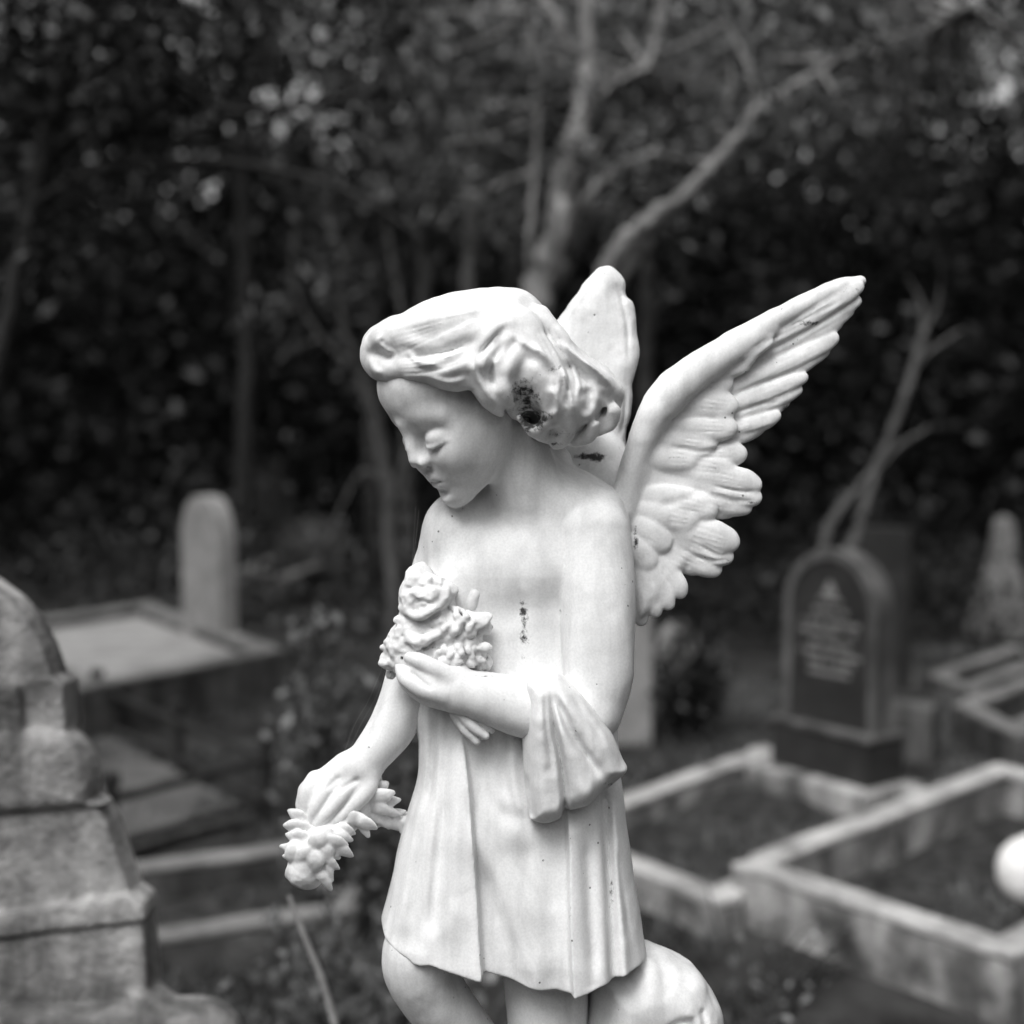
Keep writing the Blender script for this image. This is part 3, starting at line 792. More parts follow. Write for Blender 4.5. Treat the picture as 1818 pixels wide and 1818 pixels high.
def build_posy():
    F = Field((660, 985, -205), (895, 1225, -20), 2.0)
    F.wref = -150
    F.puff([(741, 1003), (715, 1046), (712, 1090), (685, 1135), (690, 1165), (705, 1195), (770, 1200), (840, 1190), (858, 1150), (850, 1110), (815, 1080), (790, 1050), (770, 1020)], -92, 42, 34, k=0)
    # rose, upper left: overlapping petals round a heart
    F.ell(M(756, 1056, -122), (44, 36, 34), k=6); F.ell(M(744, 1030, -112), (26, 28, 28), k=5); F.ell(M(724, 1060, -108), (15, 30, 24), k=5)
    F.ell(M(784, 1050, -118), (30, 20, 20), k=4); F.ell(M(746, 1010, -102), (13, 11, 14), k=4); F.ell(M(744, 1080, -120), (34, 20, 26), k=5)
    F.tube([M(722, 1072, -132), M(736, 1092, -146), M(762, 1086, -150), M(786, 1066, -142), M(790, 1046, -136)], [6, 9, 9, 8, 5], k=6)
    F.tube([M(736, 1050, -148), M(752, 1066, -152), M(770, 1056, -150), M(764, 1040, -146)], [6, 7, 7, 5], k=6)
    F.tube([M(722, 1040, -128), M(738, 1026, -138), M(760, 1030, -142)], [6, 8, 6], k=7)
    F.tube([M(718, 1112, -118), M(730, 1132, -134), M(750, 1139, -141), M(770, 1128, -140), M(782, 1110, -132)], [8, 11, 12, 10, 7], k=6)
    F.ell(M(746, 1116, -122), (30, 20, 18), k=6); F.ell(M(722, 1104, -112), (16, 20, 18), k=5)
    # carnations: tightly ruffled heads
    def ruffle(cu, cv, w, R, n, seed):
        rr = random.Random(seed)
        F.ell(M(cu, cv, w), (R * .85, R * .75, R * .7), k=3)
        for i_ in range(n):
            a = rr.uniform(0, 6.28); q = math.sqrt(rr.random()); x, y = cu + R * q * math.cos(a), cv + R * .85 * q * math.sin(a)
            z = w - R * .75 * math.sqrt(max(0, 1 - q * q)) + rr.uniform(-2, 3); a2 = a + rr.uniform(-.7, .7) + 1.57; L_ = rr.uniform(5, 10)
            F.tube([M(x - L_ * math.cos(a2), y - L_ * math.sin(a2), z + 3), M(x + rr.uniform(-3, 3), y + rr.uniform(-3, 3), z - 3), M(x + L_ * math.cos(a2), y + L_ * math.sin(a2), z + 3)], [4.5, 6.6, 4.5], k=2.5, n=3)
    ruffle(806, 1112, -112, 40, 34, 2)
    ruffle(846, 1112, -102, 22, 18, 7)
    ruffle(802, 1166, -112, 42, 38, 3)
    ruffle(846, 1168, -100, 22, 16, 8)
    ruffle(732, 1150, -98, 26, 16, 5)
    F.ell(M(862, 1150, -122), (12, 10, 10), k=4); F.tube([M(862, 1152, -120), M(836, 1162, -114)], [9, 9], k=6)
    # leaf to the right and two low ones on the chest
    F.tube([M(826, 1100, -118), M(846, 1104, -126), M(862, 1098, -124), M(876, 1092, -116)], [17, 17, 11, 2], k=4, flat=0.4, fn=(0.2, 0.4, 0.9))
    F.tube([M(838, 1075, -86), M(843, 1045, -86), M(846, 1026, -82)], [10, 12, 7], k=9, flat=0.7, fn=(0, 0, 1))
    F.tube([M(790, 1080, -96), M(800, 1050, -94), M(796, 1036, -88)], [10, 10, 5], k=8)
    # small blooms on the left edge
    lump(F, (698, 1140), -95, 17, 14, 7, 4, 4)
    lump(F, (694, 1176), -92, 17, 14, 7, 5, 4)
    F.tube([M(690, 1176, -92), M(676, 1180, -90)], [7, 2.5], k=3); F.ell(M(694, 1196, -80), (9, 9, 9), k=4)
    lump(F, (715, 1110), -108, 16, 10, 7, 6, 4)
    for pts in ([(730, 1075), (748, 1066), (770, 1072)], [(716, 1052), (735, 1042), (758, 1044)], [(758, 1036), (775, 1040), (792, 1044)]):
        F.stroke(pts, 4, -4)
    F.stroke([(744, 1148), (756, 1152), (774, 1138)], 4, -8)
    F.apply_relief(-100, 15)
    F.rough(1.3, 11, 41)
    return F

def build_stems():
    F = Field((790, 1235, -160), (890, 1335, -60), 2.0)
    for (a, b, c, r) in (((815, 1262, -130), (838, 1288, -136), (862, 1306, -134), 10), ((808, 1268, -122), (828, 1298, -128), (846, 1316, -126), 9), ((820, 1254, -124), (848, 1278, -128), (872, 1296, -124), 9)):
        F.tube([M(*a), M(*b), M(*c)], [r, r * 0.95, r * 0.75], k=3)
    F.tube([M(825, 1270, -115), M(850, 1300, -110)], [18, 14], k=8)
    F.rough(0.6, 14, 42)
    return F

def build_garland():
    F = Field((490, 1370, -120), (770, 1595, 60), 2.0)
    F.wref = -60
    F.tube([M(660, 1412, -22), M(620, 1446, -34), M(585, 1478, -44), (M(560, 1505, -48)), M(545, 1540, -46)], [20, 26, 34, 37, 33], k=0)
    F.ell(M(538, 1550, -44), (28, 24, 28), k=10)
    F.ell(M(545, 1562, -40), (26, 17, 24), k=4)
    # petals and leaves: base, tip, half width
    for (bx, by), (tx, ty), wd, w0, w1 in (
            ((545, 1458), (516, 1441), 11, -62, -50), ((545, 1470), (508, 1466), 12, -66, -56), ((550, 1490), (512, 1482), 12, -70, -58),
            ((545, 1512), (503, 1503), 11, -66, -52), ((550, 1520), (508, 1520), 12, -66, -52), ((560, 1500), (530, 1530), 13, -80, -72), ((580, 1480), (552, 1508), 14, -84, -80),
            ((560, 1510), (560, 1545), 12, -84, -74), ((590, 1490), (568, 1534), 11, -84, -74), ((555, 1530), (585, 1576), 9, -70, -62), ((575, 1520), (587, 1560), 8, -70, -66),
            ((570, 1515), (597, 1540), 9, -76, -72), ((580, 1505), (600, 1522), 9, -72, -70), ((585, 1492), (621, 1518), 11, -78, -74), ((575, 1490), (612, 1498), 12, -84, -82),
            ((590, 1478), (620, 1490), 9, -66, -66), ((600, 1466), (626, 1478), 9, -66, -64), ((625, 1440), (652, 1482), 8, -46, -52), ((620, 1448), (664, 1468), 11, -58, -62),
            ((650, 1420), (694, 1408), 13, -38, -44), ((660, 1405), (685, 1391), 10, -24, -28), ((655, 1425), (690, 1440), 12, -34, -32), ((670, 1430), (706, 1420), 9, -26, -24), ((665, 1430), (706, 1446), 9, -26, -20),
            ((660, 1400), (672, 1384), 8, -16, -18), ((600, 1455), (645, 1450), 13, -60, -56), ((535, 1540), (512, 1556), 12, -52, -44), ((530, 1500), (520, 1530), 15, -70, -60)):
        d = np.hypot(tx - bx, ty - by)
        F.tube([M(bx, by, w0 + 4), M(bx + (tx - bx) * .55, by + (ty - by) * .55, (w0 + w1) / 2 - 6), M(tx + (tx - bx) * .06, ty + (ty - by) * .06, w1)], [wd * 1.0, wd * 1.3, 5.0], k=3, flat=0.42, fn=(0.15, -0.45, 0.88), n=6)
    # bridge of leaves that ties the garland to the skirt
    F.tube([M(660, 1445, -20), M(690, 1455, -5), M(720, 1458, 5), M(750, 1455, 10)], [13, 15, 17, 16], k=5)
    for (bx, by), (tx, ty) in (((700, 1452), (690, 1470)), ((715, 1458), (712, 1478)), ((700, 1445), (720, 1440)), ((725, 1455), (735, 1478)), ((680, 1450), (672, 1468))):
        F.tube([M(bx, by, -10), M(tx, ty, -8)], [9, 3], k=3)
    F.rough(0.8, 13, 51)
    return F

def build_support():
    F = Field((1010, 1640, -110), (1330, 2060, 190), 3.5)
    F.wref = -20
    F.puff([(1050, 1720), (1100, 1700), (1125, 1678), (1148, 1677), (1180, 1685), (1210, 1702), (1238, 1722), (1262, 1754), (1278, 1785), (1284, 1830), (1290, 1900), (1300, 2050), (1060, 2050), (1040, 1900)], 30, 95, 75, k=0)
    st, dt = F.stroke, F.dot
    st([(1180, 1700), (1176, 1730), (1188, 1760)], 12, -5); st([(1225, 1830), (1215, 1805), (1185, 1815), (1170, 1840)], 10, -12, taper=0.1)
    st([(1240, 1780), (1246, 1800), (1250, 1825)], 5, -6); st([(1222, 1790), (1226, 1810), (1225, 1830)], 6, -5); dt(1140, 1770, (30, 40), 6); dt(1250, 1745, (20, 20), 5)
    st([(1120, 1850), (1150, 1900), (1130, 1990)], 16, -12); st([(1220, 1860), (1210, 1930), (1240, 2010)], 16, -12)
    F.apply_relief(20, 25)
    F.rough(1.6, 35, 61)
    return F

def build_lower():
    """calves and feet below the frame"""
    F = Field((840, 1840, -90), (1080, 2420, 150), 5)
    F.tube([M(975, 1850, 10), M(975, 2000, 15), M(985, 2150, 25), M(985, 2330, 20)], [66, 60, 52, 34], k=0)
    F.tube([M(985, 2330, 20), M(975, 2370, -10), M(960, 2385, -60)], [34, 28, 20], k=12)
    F.tube([M(850, 1868, 40), M(880, 2050, 60), M(900, 2200, 70), M(900, 2330, 60)], [50, 52, 46, 32], k=0)
    F.tube([M(900, 2330, 60), M(880, 2370, 40), M(870, 2388, 0)], [32, 27, 19], k=12)
    F.rough(0.8, 40, 71)
    return F

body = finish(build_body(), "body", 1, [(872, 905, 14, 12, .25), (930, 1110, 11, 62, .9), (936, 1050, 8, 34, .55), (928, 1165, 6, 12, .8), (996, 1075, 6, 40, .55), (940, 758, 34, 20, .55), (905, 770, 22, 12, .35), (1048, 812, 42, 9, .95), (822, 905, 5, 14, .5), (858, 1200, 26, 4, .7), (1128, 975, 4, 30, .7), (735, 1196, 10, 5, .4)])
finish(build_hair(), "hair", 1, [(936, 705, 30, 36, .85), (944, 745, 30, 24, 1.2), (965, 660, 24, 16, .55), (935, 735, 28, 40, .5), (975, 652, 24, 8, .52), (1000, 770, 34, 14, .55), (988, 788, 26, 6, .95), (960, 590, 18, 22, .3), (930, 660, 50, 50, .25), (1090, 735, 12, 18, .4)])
finish(build_tunic(), "tunic", 1, [(1012, 1640, 5, 50, .5), (1086, 1580, 6, 90, .5), (1085, 1740, 12, 6, .6), (740, 1330, 6, 8, .4)])
finish(build_sleeve(), "draped_sleeve", 1, [(1015, 1447, 22, 6, .7), (1085, 1392, 16, 6, .7)])
finish(build_near_wing(), "wing", 1, [(1440, 574, 34, 7, .72), (1525, 522, 20, 14, .6), (1536, 530, 8, 8, .9), (1430, 668, 26, 6, .6), (1398, 725, 14, 10, .8), (1200, 812, 16, 4, .7), (1130, 965, 6, 16, .9), (1128, 940, 6, 50, .55), (1290, 800, 20, 6, .4), (1240, 860, 60, 60, .22), (1380, 620, 90, 50, .25), (1335, 892, 30, 4, .75), (1290, 1000, 26, 10, .6), (1180, 1090, 40, 8, .45), (1100, 890, 10, 24, .4)])
finish(build_far_wing(), "wing", 1, [(1110, 500, 12, 60, .42), (1048, 812, 46, 9, 1.05), (1090, 790, 30, 20, .4), (1080, 486, 30, 14, .4)])
finish(build_posy(), "rose_posy", 1, [(858, 1168, 16, 4, .9), (712, 1158, 14, 6, .6), (715, 1168, 10, 5, .7), (693, 1195, 12, 12, .5), (775, 1150, 16, 4, .6), (735, 1112, 20, 5, .4)])
finish(build_stems(), "flower_stem", 1)
finish(build_garland(), "flower_garland", 1)
finish(build_support(), "rock_support", 1)
finish(build_lower(), "lower_legs", 1)

# ================================================================== STONES, KERBS AND MONUMENTS
def local_mesh(name, verts, faces, mat, parent=None, smooth=False, loc=None, rot=0.0):
    me = bpy.data.meshes.new(name)
    me.from_pydata([tuple(map(float, v)) for v in verts], [], faces)
    me.validate(); me.update()
    if smooth: me.polygons.foreach_set("use_smooth", [True] * len(me.polygons))
    me.materials.append(mat)
    o = bpy.data.objects.new(name, me); COL.objects.link(o)
    if parent is not None: o.parent = parent
    if loc is not None: o.location = loc; o.rotation_euler = (0, 0, rot)
    return o

import bmesh
def bm_obj(name, bm, mat, parent=None, smooth=False):
    me = bpy.data.meshes.new(name)
    bmesh.ops.recalc_face_normals(bm, faces=bm.faces)
    bm.to_mesh(me); bm.free()
    if smooth: me.polygons.foreach_set("use_smooth", [True] * len(me.polygons))
    me.materials.append(mat)
    o = bpy.data.objects.new(name, me); COL.objects.link(o)
    if parent is not None: o.parent = parent
    return o

def wobble(bm, amp, scale, seed=0):
    for v in bm.verts:
        v.co += mnoise.noise_vector(v.co * scale + Vector((seed, seed * 2, 0))) * amp

def add_prism(bm, poly, y0, y1, bevel=0.008):
    """poly in x,z ; extruded along y"""
    b = bmesh.new()
    vs = [b.verts.new((x, y0, z)) for x, z in poly]
    f = b.faces.new(vs)
    r = bmesh.ops.extrude_face_region(b, geom=[f])
    for v in [g for g in r["geom"] if isinstance(g, bmesh.types.BMVert)]: v.co.y = y1
    bmesh.ops.recalc_face_normals(b, faces=b.faces)
    if bevel > 0:
        bmesh.ops.bevel(b, geom=[e for e in b.edges if e.calc_face_angle(0) > 0.5], offset=bevel, segments=2, profile=0.6, affect='EDGES')
    me = bpy.data.meshes.new("t"); b.to_mesh(me); b.free(); bm.from_mesh(me); bpy.data.meshes.remove(me)

def add_box(bm, c, s, bevel=0.006):
    x, y, z = c; a, b_, h = s[0] / 2, s[1] / 2, s[2] / 2
    add_prism(bm, [(x - a, z - h), (x + a, z - h), (x + a, z + h), (x - a, z + h)], y - b_, y + b_, bevel)

def arch(w, h, n=14, kind='round', shoulder=0.0):
    """outline of a headstone face, base centre at 0,0"""
    a = w / 2
    if kind == 'round':
        pts = [(a * math.cos(t), h - a + a * math.sin(t)) for t in np.linspace(0, math.pi, n)]
    elif kind == 'gothic':
        pts = []
        for t in np.linspace(0, 1, n // 2): pts.append((a * (1 - t ** 2.0), h - a * 1.15 + a * 1.15 * math.sin(t * math.pi / 2)))
        pts += [(-x, z) for x, z in pts[::-1][1:]]
    elif kind == 'ogee':
        pts = [(a, h * 0.80), (a * 0.86, h * 0.83), (a * 0.7, h * 0.86), (a * 0.55, h * 0.93), (a * 0.3, h * 0.985), (0, h)]
        pts += [(-x, z) for x, z in pts[::-1][1:]]
    elif kind == 'flat':
        pts = [(a, h), (-a, h)]
    return [(-a, 0), (a, 0)][::-1][::-1] and [(-a, 0.0), (a, 0.0)] + pts

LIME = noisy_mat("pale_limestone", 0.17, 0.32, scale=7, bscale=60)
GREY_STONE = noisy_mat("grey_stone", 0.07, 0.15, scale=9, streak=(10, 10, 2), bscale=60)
DARK_STONE = noisy_mat("dark_polished_stone", 0.018, 0.04, scale=9, rough=0.5, bscale=60, bump=0.1)
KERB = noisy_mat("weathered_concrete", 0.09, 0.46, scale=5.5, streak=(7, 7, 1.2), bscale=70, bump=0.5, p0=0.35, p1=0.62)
COPING = noisy_mat('rain_washed_concrete', 0.16, 0.50, scale=4.5, p0=0.34, p1=0.6, bscale=70, bump=0.4)
COPING_DIM = noisy_mat('dull_coping', 0.08, 0.26, scale=5, bscale=70, bump=0.4)
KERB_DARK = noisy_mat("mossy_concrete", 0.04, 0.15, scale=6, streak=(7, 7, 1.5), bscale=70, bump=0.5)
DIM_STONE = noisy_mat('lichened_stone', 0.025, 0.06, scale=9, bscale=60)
WHITE_STONE = noisy_mat("white_stone", 0.72, 0.84, scale=6, bscale=60)
IRON = noisy_mat("rusty_iron", 0.012, 0.03, scale=30, rough=0.7)
GRAVEL = noisy_mat("gravel_bed", 0.02, 0.10, scale=16, bscale=90, bump=1.0, dist=0.05, p0=0.4, p1=0.65)
LETTER = noisy_mat("faded_lettering", 0.16, 0.24, scale=20, bump=0)

def kerb_set(pts, h, width, label, mat, infill=GRAVEL, infill_h=0.05, group=None, cat="grave kerb", slab=None, coping=None):
    """four kerb stones round a quadrilateral of ground points"""
    P = [Vector((p[0], p[1], 0)) for p in pts]
    coping = coping or (COPING if mat is KERB else COPING_DIM)
    c = sum(P, Vector()) / 4
    root = empty("grave_kerb", c, label, cat, group)
    for i in range(4):
        a, b_ = P[i] - c, P[(i + 1) % 4] - c
        d = (b_ - a); L = d.length; d.normalize()
        nrm = Vector((-d.y, d.x, 0))
        if nrm.dot(-a) < 0: nrm = -nrm
        # butt the stones: each one runs from its own corner to the inner face of the next
        bm = bmesh.new()
        x0, x1 = (0.0, L - width) if i % 2 == 0 else (0.0, L - width)
        if i % 2 == 0: s0, s1 = 0.0, L
        else: s0, s1 = width + 0.003, L - width - 0.003
        n = max(2, int(L / 0.07))
        add_prism(bm, [(s0, -0.05), (s1, -0.05), (s1, h - .026), (s0, h - .026)], 0, width, 0.008)
        cp = bmesh.new(); add_prism(cp, [(s0, h - .024), (s1, h - .024), (s1, h), (s0, h)], -.004, width + .004, 0.009)
        for k in range(1, n):
            x = s0 + (s1 - s0) * k / n
            bmesh.ops.bisect_plane(bm, geom=bm.verts[:] + bm.edges[:] + bm.faces[:], plane_co=(x, 0, 0), plane_no=(1, 0, 0))
        wobble(bm, 0.005, 5, seed=i * 7 + L)
        for k in range(1, n):
            x = s0 + (s1 - s0) * k / n
            bmesh.ops.bisect_plane(cp, geom=cp.verts[:] + cp.edges[:] + cp.faces[:], plane_co=(x, 0, 0), plane_no=(1, 0, 0))
        wobble(cp, 0.005, 5, seed=i * 7 + L)
        o = bm_obj("kerb_stone", bm, mat, root)
        o2 = bm_obj("coping", cp, coping, o)
        m = Matrix((( d.x, nrm.x, 0, a.x), (d.y, nrm.y, 0, a.y), (0, 0, 1, 0), (0, 0, 0, 1)))
        o.data.transform(m)
        o2.data.transform(m)
        if m.determinant() < 0: o.data.flip_normals(); o2.data.flip_normals()
    q = [(p - c) * 0.97 for p in P]
    n = 16; V = []; Fc = []
    for j in range(n + 1):
        for i in range(n + 1):
            s_, t_ = i / n, j / n
            p = (q[0] * (1 - s_) + q[1] * s_) * (1 - t_) + (q[3] * (1 - s_) + q[2] * s_) * t_
            z = (slab if slab is not None else infill_h + 0.03 * mnoise.noise(p * 5))
            V.append((p.x, p.y, z))
    for j in range(n):
        for i in range(n):
            a = j * (n + 1) + i; Fc.append((a, a + 1, a + n + 2, a + n + 1))
    local_mesh("cover_slab" if slab is not None else "gravel_bed", V, Fc, infill, root)
    return root

def headstone(loc, rot, w, t, h, kind, mat, label, plinth=None, group=None, plinth_mat=None, tilt=0.0):
    root = empty("headstone", loc, label, "headstone", group)
    root.rotation_euler = (tilt, 0, rot)
    z0 = 0
    if plinth:
        bm = bmesh.new()
        add_box(bm, (0, 0, plinth[2] / 2 - 0.04), (plinth[0], plinth[1], plinth[2] + 0.08), 0.012)
        wobble(bm, 0.003, 8)
        bm_obj("plinth", bm, plinth_mat or mat, root); z0 = plinth[2] + 0.002
    else: z0 = -0.06
    bm = bmesh.new()
    add_prism(bm, [(x, z + z0) for x, z in arch(w, h - z0, kind=kind)], -t / 2, t / 2, 0.008)
    bm_obj("slab", bm, mat, root)
    return root, z0

KERB_MID = noisy_mat('aged_concrete', 0.04, 0.14, scale=6, streak=(7, 7, 1.5), bscale=70, bump=0.5)
KERB_SLAB = noisy_mat('concrete_slab', 0.20, 0.36, scale=5, bscale=70)
# ---- right-hand plot with the round headstone
def G(px, py, h): return at_height(px, py, h)
A0, A1, A2 = G(938, 1467, .13), G(1276, 1602, .13), G(1357, 1322, .13)
A3 = A2 + (A1 - A0)
kerb_set([A0, A1, A3, A2], .13, .10, "low weathered kerb of the grave in front of the round-topped dark headstone, beside the statue", KERB, infill_h=0.03)
B0, B1, B3 = G(1298, 1530, .21), G(1802, 1698, .21), G(1768, 1352, .21)
B2 = B1 + (B3 - B0)
kerb_set([B0, B1, B2, B3], .21, .10, "tall pale stained kerb enclosing the empty plot at the lower right", KERB, infill_h=0.04)

e = (A3 - A2).normalized()
rot = math.atan2(e.y, e.x)
hc = G(1444, 1424, .02); hc.z = 0
stone_c = hc + Vector((-e.y, e.x, 0)) * 0.13
root, z0 = headstone(stone_c, rot, .47, .10, 1.05, 'round', DARK_STONE, "dark round-topped headstone with faded lettering and a paler rim", plinth=(.53, .22, .31), plinth_mat=DARK_STONE)
bm = bmesh.new(); add_box(bm, (0, -.02, .035), (.66, .36, .19), .01); bm_obj('step', bm, KERB, root)
# pale rim round the face
outer = arch(.50, 1.065 - z0, 22); inner = arch(.42, 1.025 - z0, 22)
bm = bmesh.new()
o_ = [(x, z + z0) for x, z in outer[1:]] + [(outer[0][0], z0)]
i_ = [(x, z + z0) for x, z in inner[1:]] + [(inner[0][0], z0)]
for (yf, yb) in ((-.0585, .054),):
    vo = [bm.verts.new((x, yf, z)) for x, z in o_]; vi = [bm.verts.new((x, yf, z)) for x, z in i_]
    vob = [bm.verts.new((x, yb, z)) for x, z in o_]; vib = [bm.verts.new((x, yb, z)) for x, z in i_]
    n = len(vo)
    for k in range(n - 1):
        bm.faces.new((vo[k], vo[k + 1], vi[k + 1], vi[k])); bm.faces.new((vob[k], vib[k], vib[k + 1], vob[k + 1]))
        bm.faces.new((vo[k], vob[k], vob[k + 1], vo[k + 1])); bm.faces.new((vi[k], vi[k + 1], vib[k + 1], vib[k]))
    for k in (0, n - 1): bm.faces.new((vo[k], vi[k], vib[k], vob[k]))
bm_obj("rim", bm, GREY_STONE, root)
# worn top course of the plinth
bm = bmesh.new(); add_box(bm, (0, 0, z0 + .012), (.55, .24, .022), .006); bm_obj("plinth_cap", bm, KERB_DARK, root)
# illegible weathered lettering and a small emblem
rs = random.Random(4)
bm = bmesh.new()
for r, (zz, wd) in enumerate(((.81, .18), (.76, .30), (.72, .32), (.67, .20), (.63, .32), (.59, .30), (.55, .22))):
    x = -wd / 2
    while x < wd / 2:
        l = rs.uniform(.008, .018)
        if rs.random() < .85: add_box(bm, (x + l / 2, -.0525, zz), (l, .005, .020), 0)
        x += l + .006
bm_obj("inscription", bm, LETTER, root)
bm = bmesh.new()
add_prism(bm, [(-.04, .875), (.04, .875), (0, .94)], -.056, -.0505, 0); add_prism(bm, [(-.07, .852), (.07, .852), (.05, .866), (-.05, .866)], -.056, -.0505, 0)
bm_obj("emblem", bm, LETTER, root)

# ---- other stones on the right
def stone(px, py, w, t, h, kind, mat, label, rot=0.0, **kw):
    p = G(px, py, 0)
    return headstone(p, rot, w, t, h, kind, mat, label, **kw)[0]
stone(1103, 1322, .30, .12, 1.0, 'round', LIME, "tall white headstone standing close behind the statue's elbow", rot=-.15)
stone(1213, 1190, .34, .16, .30, 'gothic', LIME, "small pale pointed stone below the lowest feathers of the wing", rot=.2)
stone(1560, 1215, .36, .12, .93, 'flat', DARK_STONE, "dark square headstone behind the round-topped one", rot=-.5)
stone(1608, 1215, .11, .11, .16, 'round', GREY_STONE, "little pale round-topped marker post right of the dark headstone", rot=.1)
stone(1620, 1345, .20, .16, .26, 'flat', GREY_STONE, "short grey block stone between the two kerbed plots", rot=-.5)
# obelisk
ob = G(1776, 1130, 0)
root = empty("obelisk", ob, "pale tapering obelisk standing alone at the right edge", "monument")
bm = bmesh.new(); add_box(bm, (0, 0, .05), (.34, .34, .22), .01); bm_obj("base", bm, LIME, root)
bm = bmesh.new()
prof = [(.145, .163), (.125, .30), (.075, .52), (.05, .80), (.038, .84), (0, .86)]
rings = []
for r_, z_ in prof:
    rings.append([bm.verts.new((sx * r_, sy * r_, z_)) for sx, sy in ((-1, -1), (1, -1), (1, 1), (-1, 1))])
for a, b_ in zip(rings, rings[1:]):
    for k in range(4): bm.faces.new((a[k], a[(k + 1) % 4], b_[(k + 1) % 4], b_[k]))
bm.faces.new(rings[0][::-1]); bmesh.ops.remove_doubles(bm, verts=bm.verts, dist=1e-4)
bm_obj("shaft", bm, LIME, root); root.rotation_euler = (0, 0, .5)
# far kerbs on the right
C0, C1, C3 = G(1640, 1232, .15), G(1705, 1245, .15), G(1850, 1190, .15)
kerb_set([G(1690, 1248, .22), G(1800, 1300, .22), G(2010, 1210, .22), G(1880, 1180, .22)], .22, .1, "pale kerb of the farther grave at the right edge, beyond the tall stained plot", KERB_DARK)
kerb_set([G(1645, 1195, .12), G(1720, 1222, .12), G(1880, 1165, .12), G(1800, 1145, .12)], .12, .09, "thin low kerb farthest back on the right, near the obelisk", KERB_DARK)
# white urn lying at the right edge, inside the tall plot
up = G(1842, 1606, .04); root = empty("marble_urn", (up.x, up.y, .05), "bright white rounded marble urn cut by the right edge of the picture", "urn")
bm = bmesh.new(); prof = [(0, 0), (.10, 0), (.125, .03), (.14, .08), (.14, .13), (.125, .18), (.10, .215), (.06, .24), (0, .25)]
bmesh.ops.spin(bm, geom=[bm.edges.new((a, b_)) for a, b_ in zip(*(lambda v: (v, v[1:]))([bm.verts.new((r_, 0, z_)) for r_, z_ in prof]))], angle=2 * math.pi, steps=28, axis=(0, 0, 1), cent=(0, 0, 0))
bmesh.ops.remove_doubles(bm, verts=bm.verts, dist=1e-4); wobble(bm, .03, 7, 3); bm_obj("bowl", bm, WHITE_STONE, root, True); root.scale = (.85, .85, .9)

# ---- left: slab tomb with the upright stone
L0, L1, L2 = G(140, 1222, .30), G(508, 1152, .30), G(262, 1068, .30)
L3 = L2 + (L0 - L1)
kerb_set([L0, L1, L2, L3], .30, .13, "raised tomb with a flat concrete cover slab, beyond the stepped stone monument", KERB_MID, infill=KERB_SLAB, slab=.235, cat="tomb")
e2 = (L2 - L1).normalized()
hs = G(372, 1128, .25)
headstone(Vector((hs.x, hs.y, .24)), math.atan2(e2.y, e2.x) + .10, .50, .11, .86, 'gothic', LIME, "narrow pale upright headstone at the head of the flat slab tomb")
# kerbs in the foreground left
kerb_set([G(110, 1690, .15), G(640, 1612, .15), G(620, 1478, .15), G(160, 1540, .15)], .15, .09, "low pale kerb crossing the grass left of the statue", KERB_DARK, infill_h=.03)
# iron railing
def rail_tube(a, b_, r):
    a, b_ = Vector(a), Vector(b_); d = b_ - a; q = d.to_track_quat('Z', 'Y').to_matrix()
    V = []
    for p in (a, b_):
        for k in range(8): V.append(p + q @ Vector((r * math.cos(k * .785), r * math.sin(k * .785), 0)))
    return V, [(k, (k + 1) % 8, 8 + (k + 1) % 8, 8 + k) for k in range(8)] + [tuple(range(8))[::-1], tuple(range(8, 16))]
posts = [G(30, 1240, 0), G(175, 1306, 0), G(318, 1374, 0), G(475, 1452, 0), G(200, 1535, 0)]
rail_c = sum(posts, Vector()) / len(posts)
root = empty("iron_railing", rail_c, "low rusty iron railing with short posts round the grave behind the monument", "railing")
for p in posts:
    q = p - rail_c
    V, Fc = rail_tube(q + Vector((0, 0, -.05)), q + Vector((0, 0, .29)), .026)
    V2, F2 = rail_tube(q + Vector((0, 0, .292)), q + Vector((0, 0, .335)), .035)
    local_mesh("post", V + V2, Fc + [tuple(i + 16 for i in f) for f in F2], IRON, root)
for a, b_ in zip(posts, posts[1:]):
    for z_ in (.24, .07):
        d = (b_ - a).normalized() * .022
        V, Fc = rail_tube(a - rail_c + d + Vector((0, 0, z_)), b_ - rail_c - d + Vector((0, 0, z_)), .018)
        local_mesh("rail", V, Fc, IRON, root)
# distant stones on the left
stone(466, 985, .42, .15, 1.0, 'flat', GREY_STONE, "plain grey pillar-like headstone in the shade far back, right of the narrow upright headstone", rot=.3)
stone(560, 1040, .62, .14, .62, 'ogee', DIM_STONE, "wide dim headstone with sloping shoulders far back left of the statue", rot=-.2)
kerb_set([G(415, 1010, .2), G(505, 1025, .2), G(620, 990, .2), G(520, 975, .2)], .2, .12, "dim kerb of a far grave between the upright headstone and the statue", KERB_DARK)

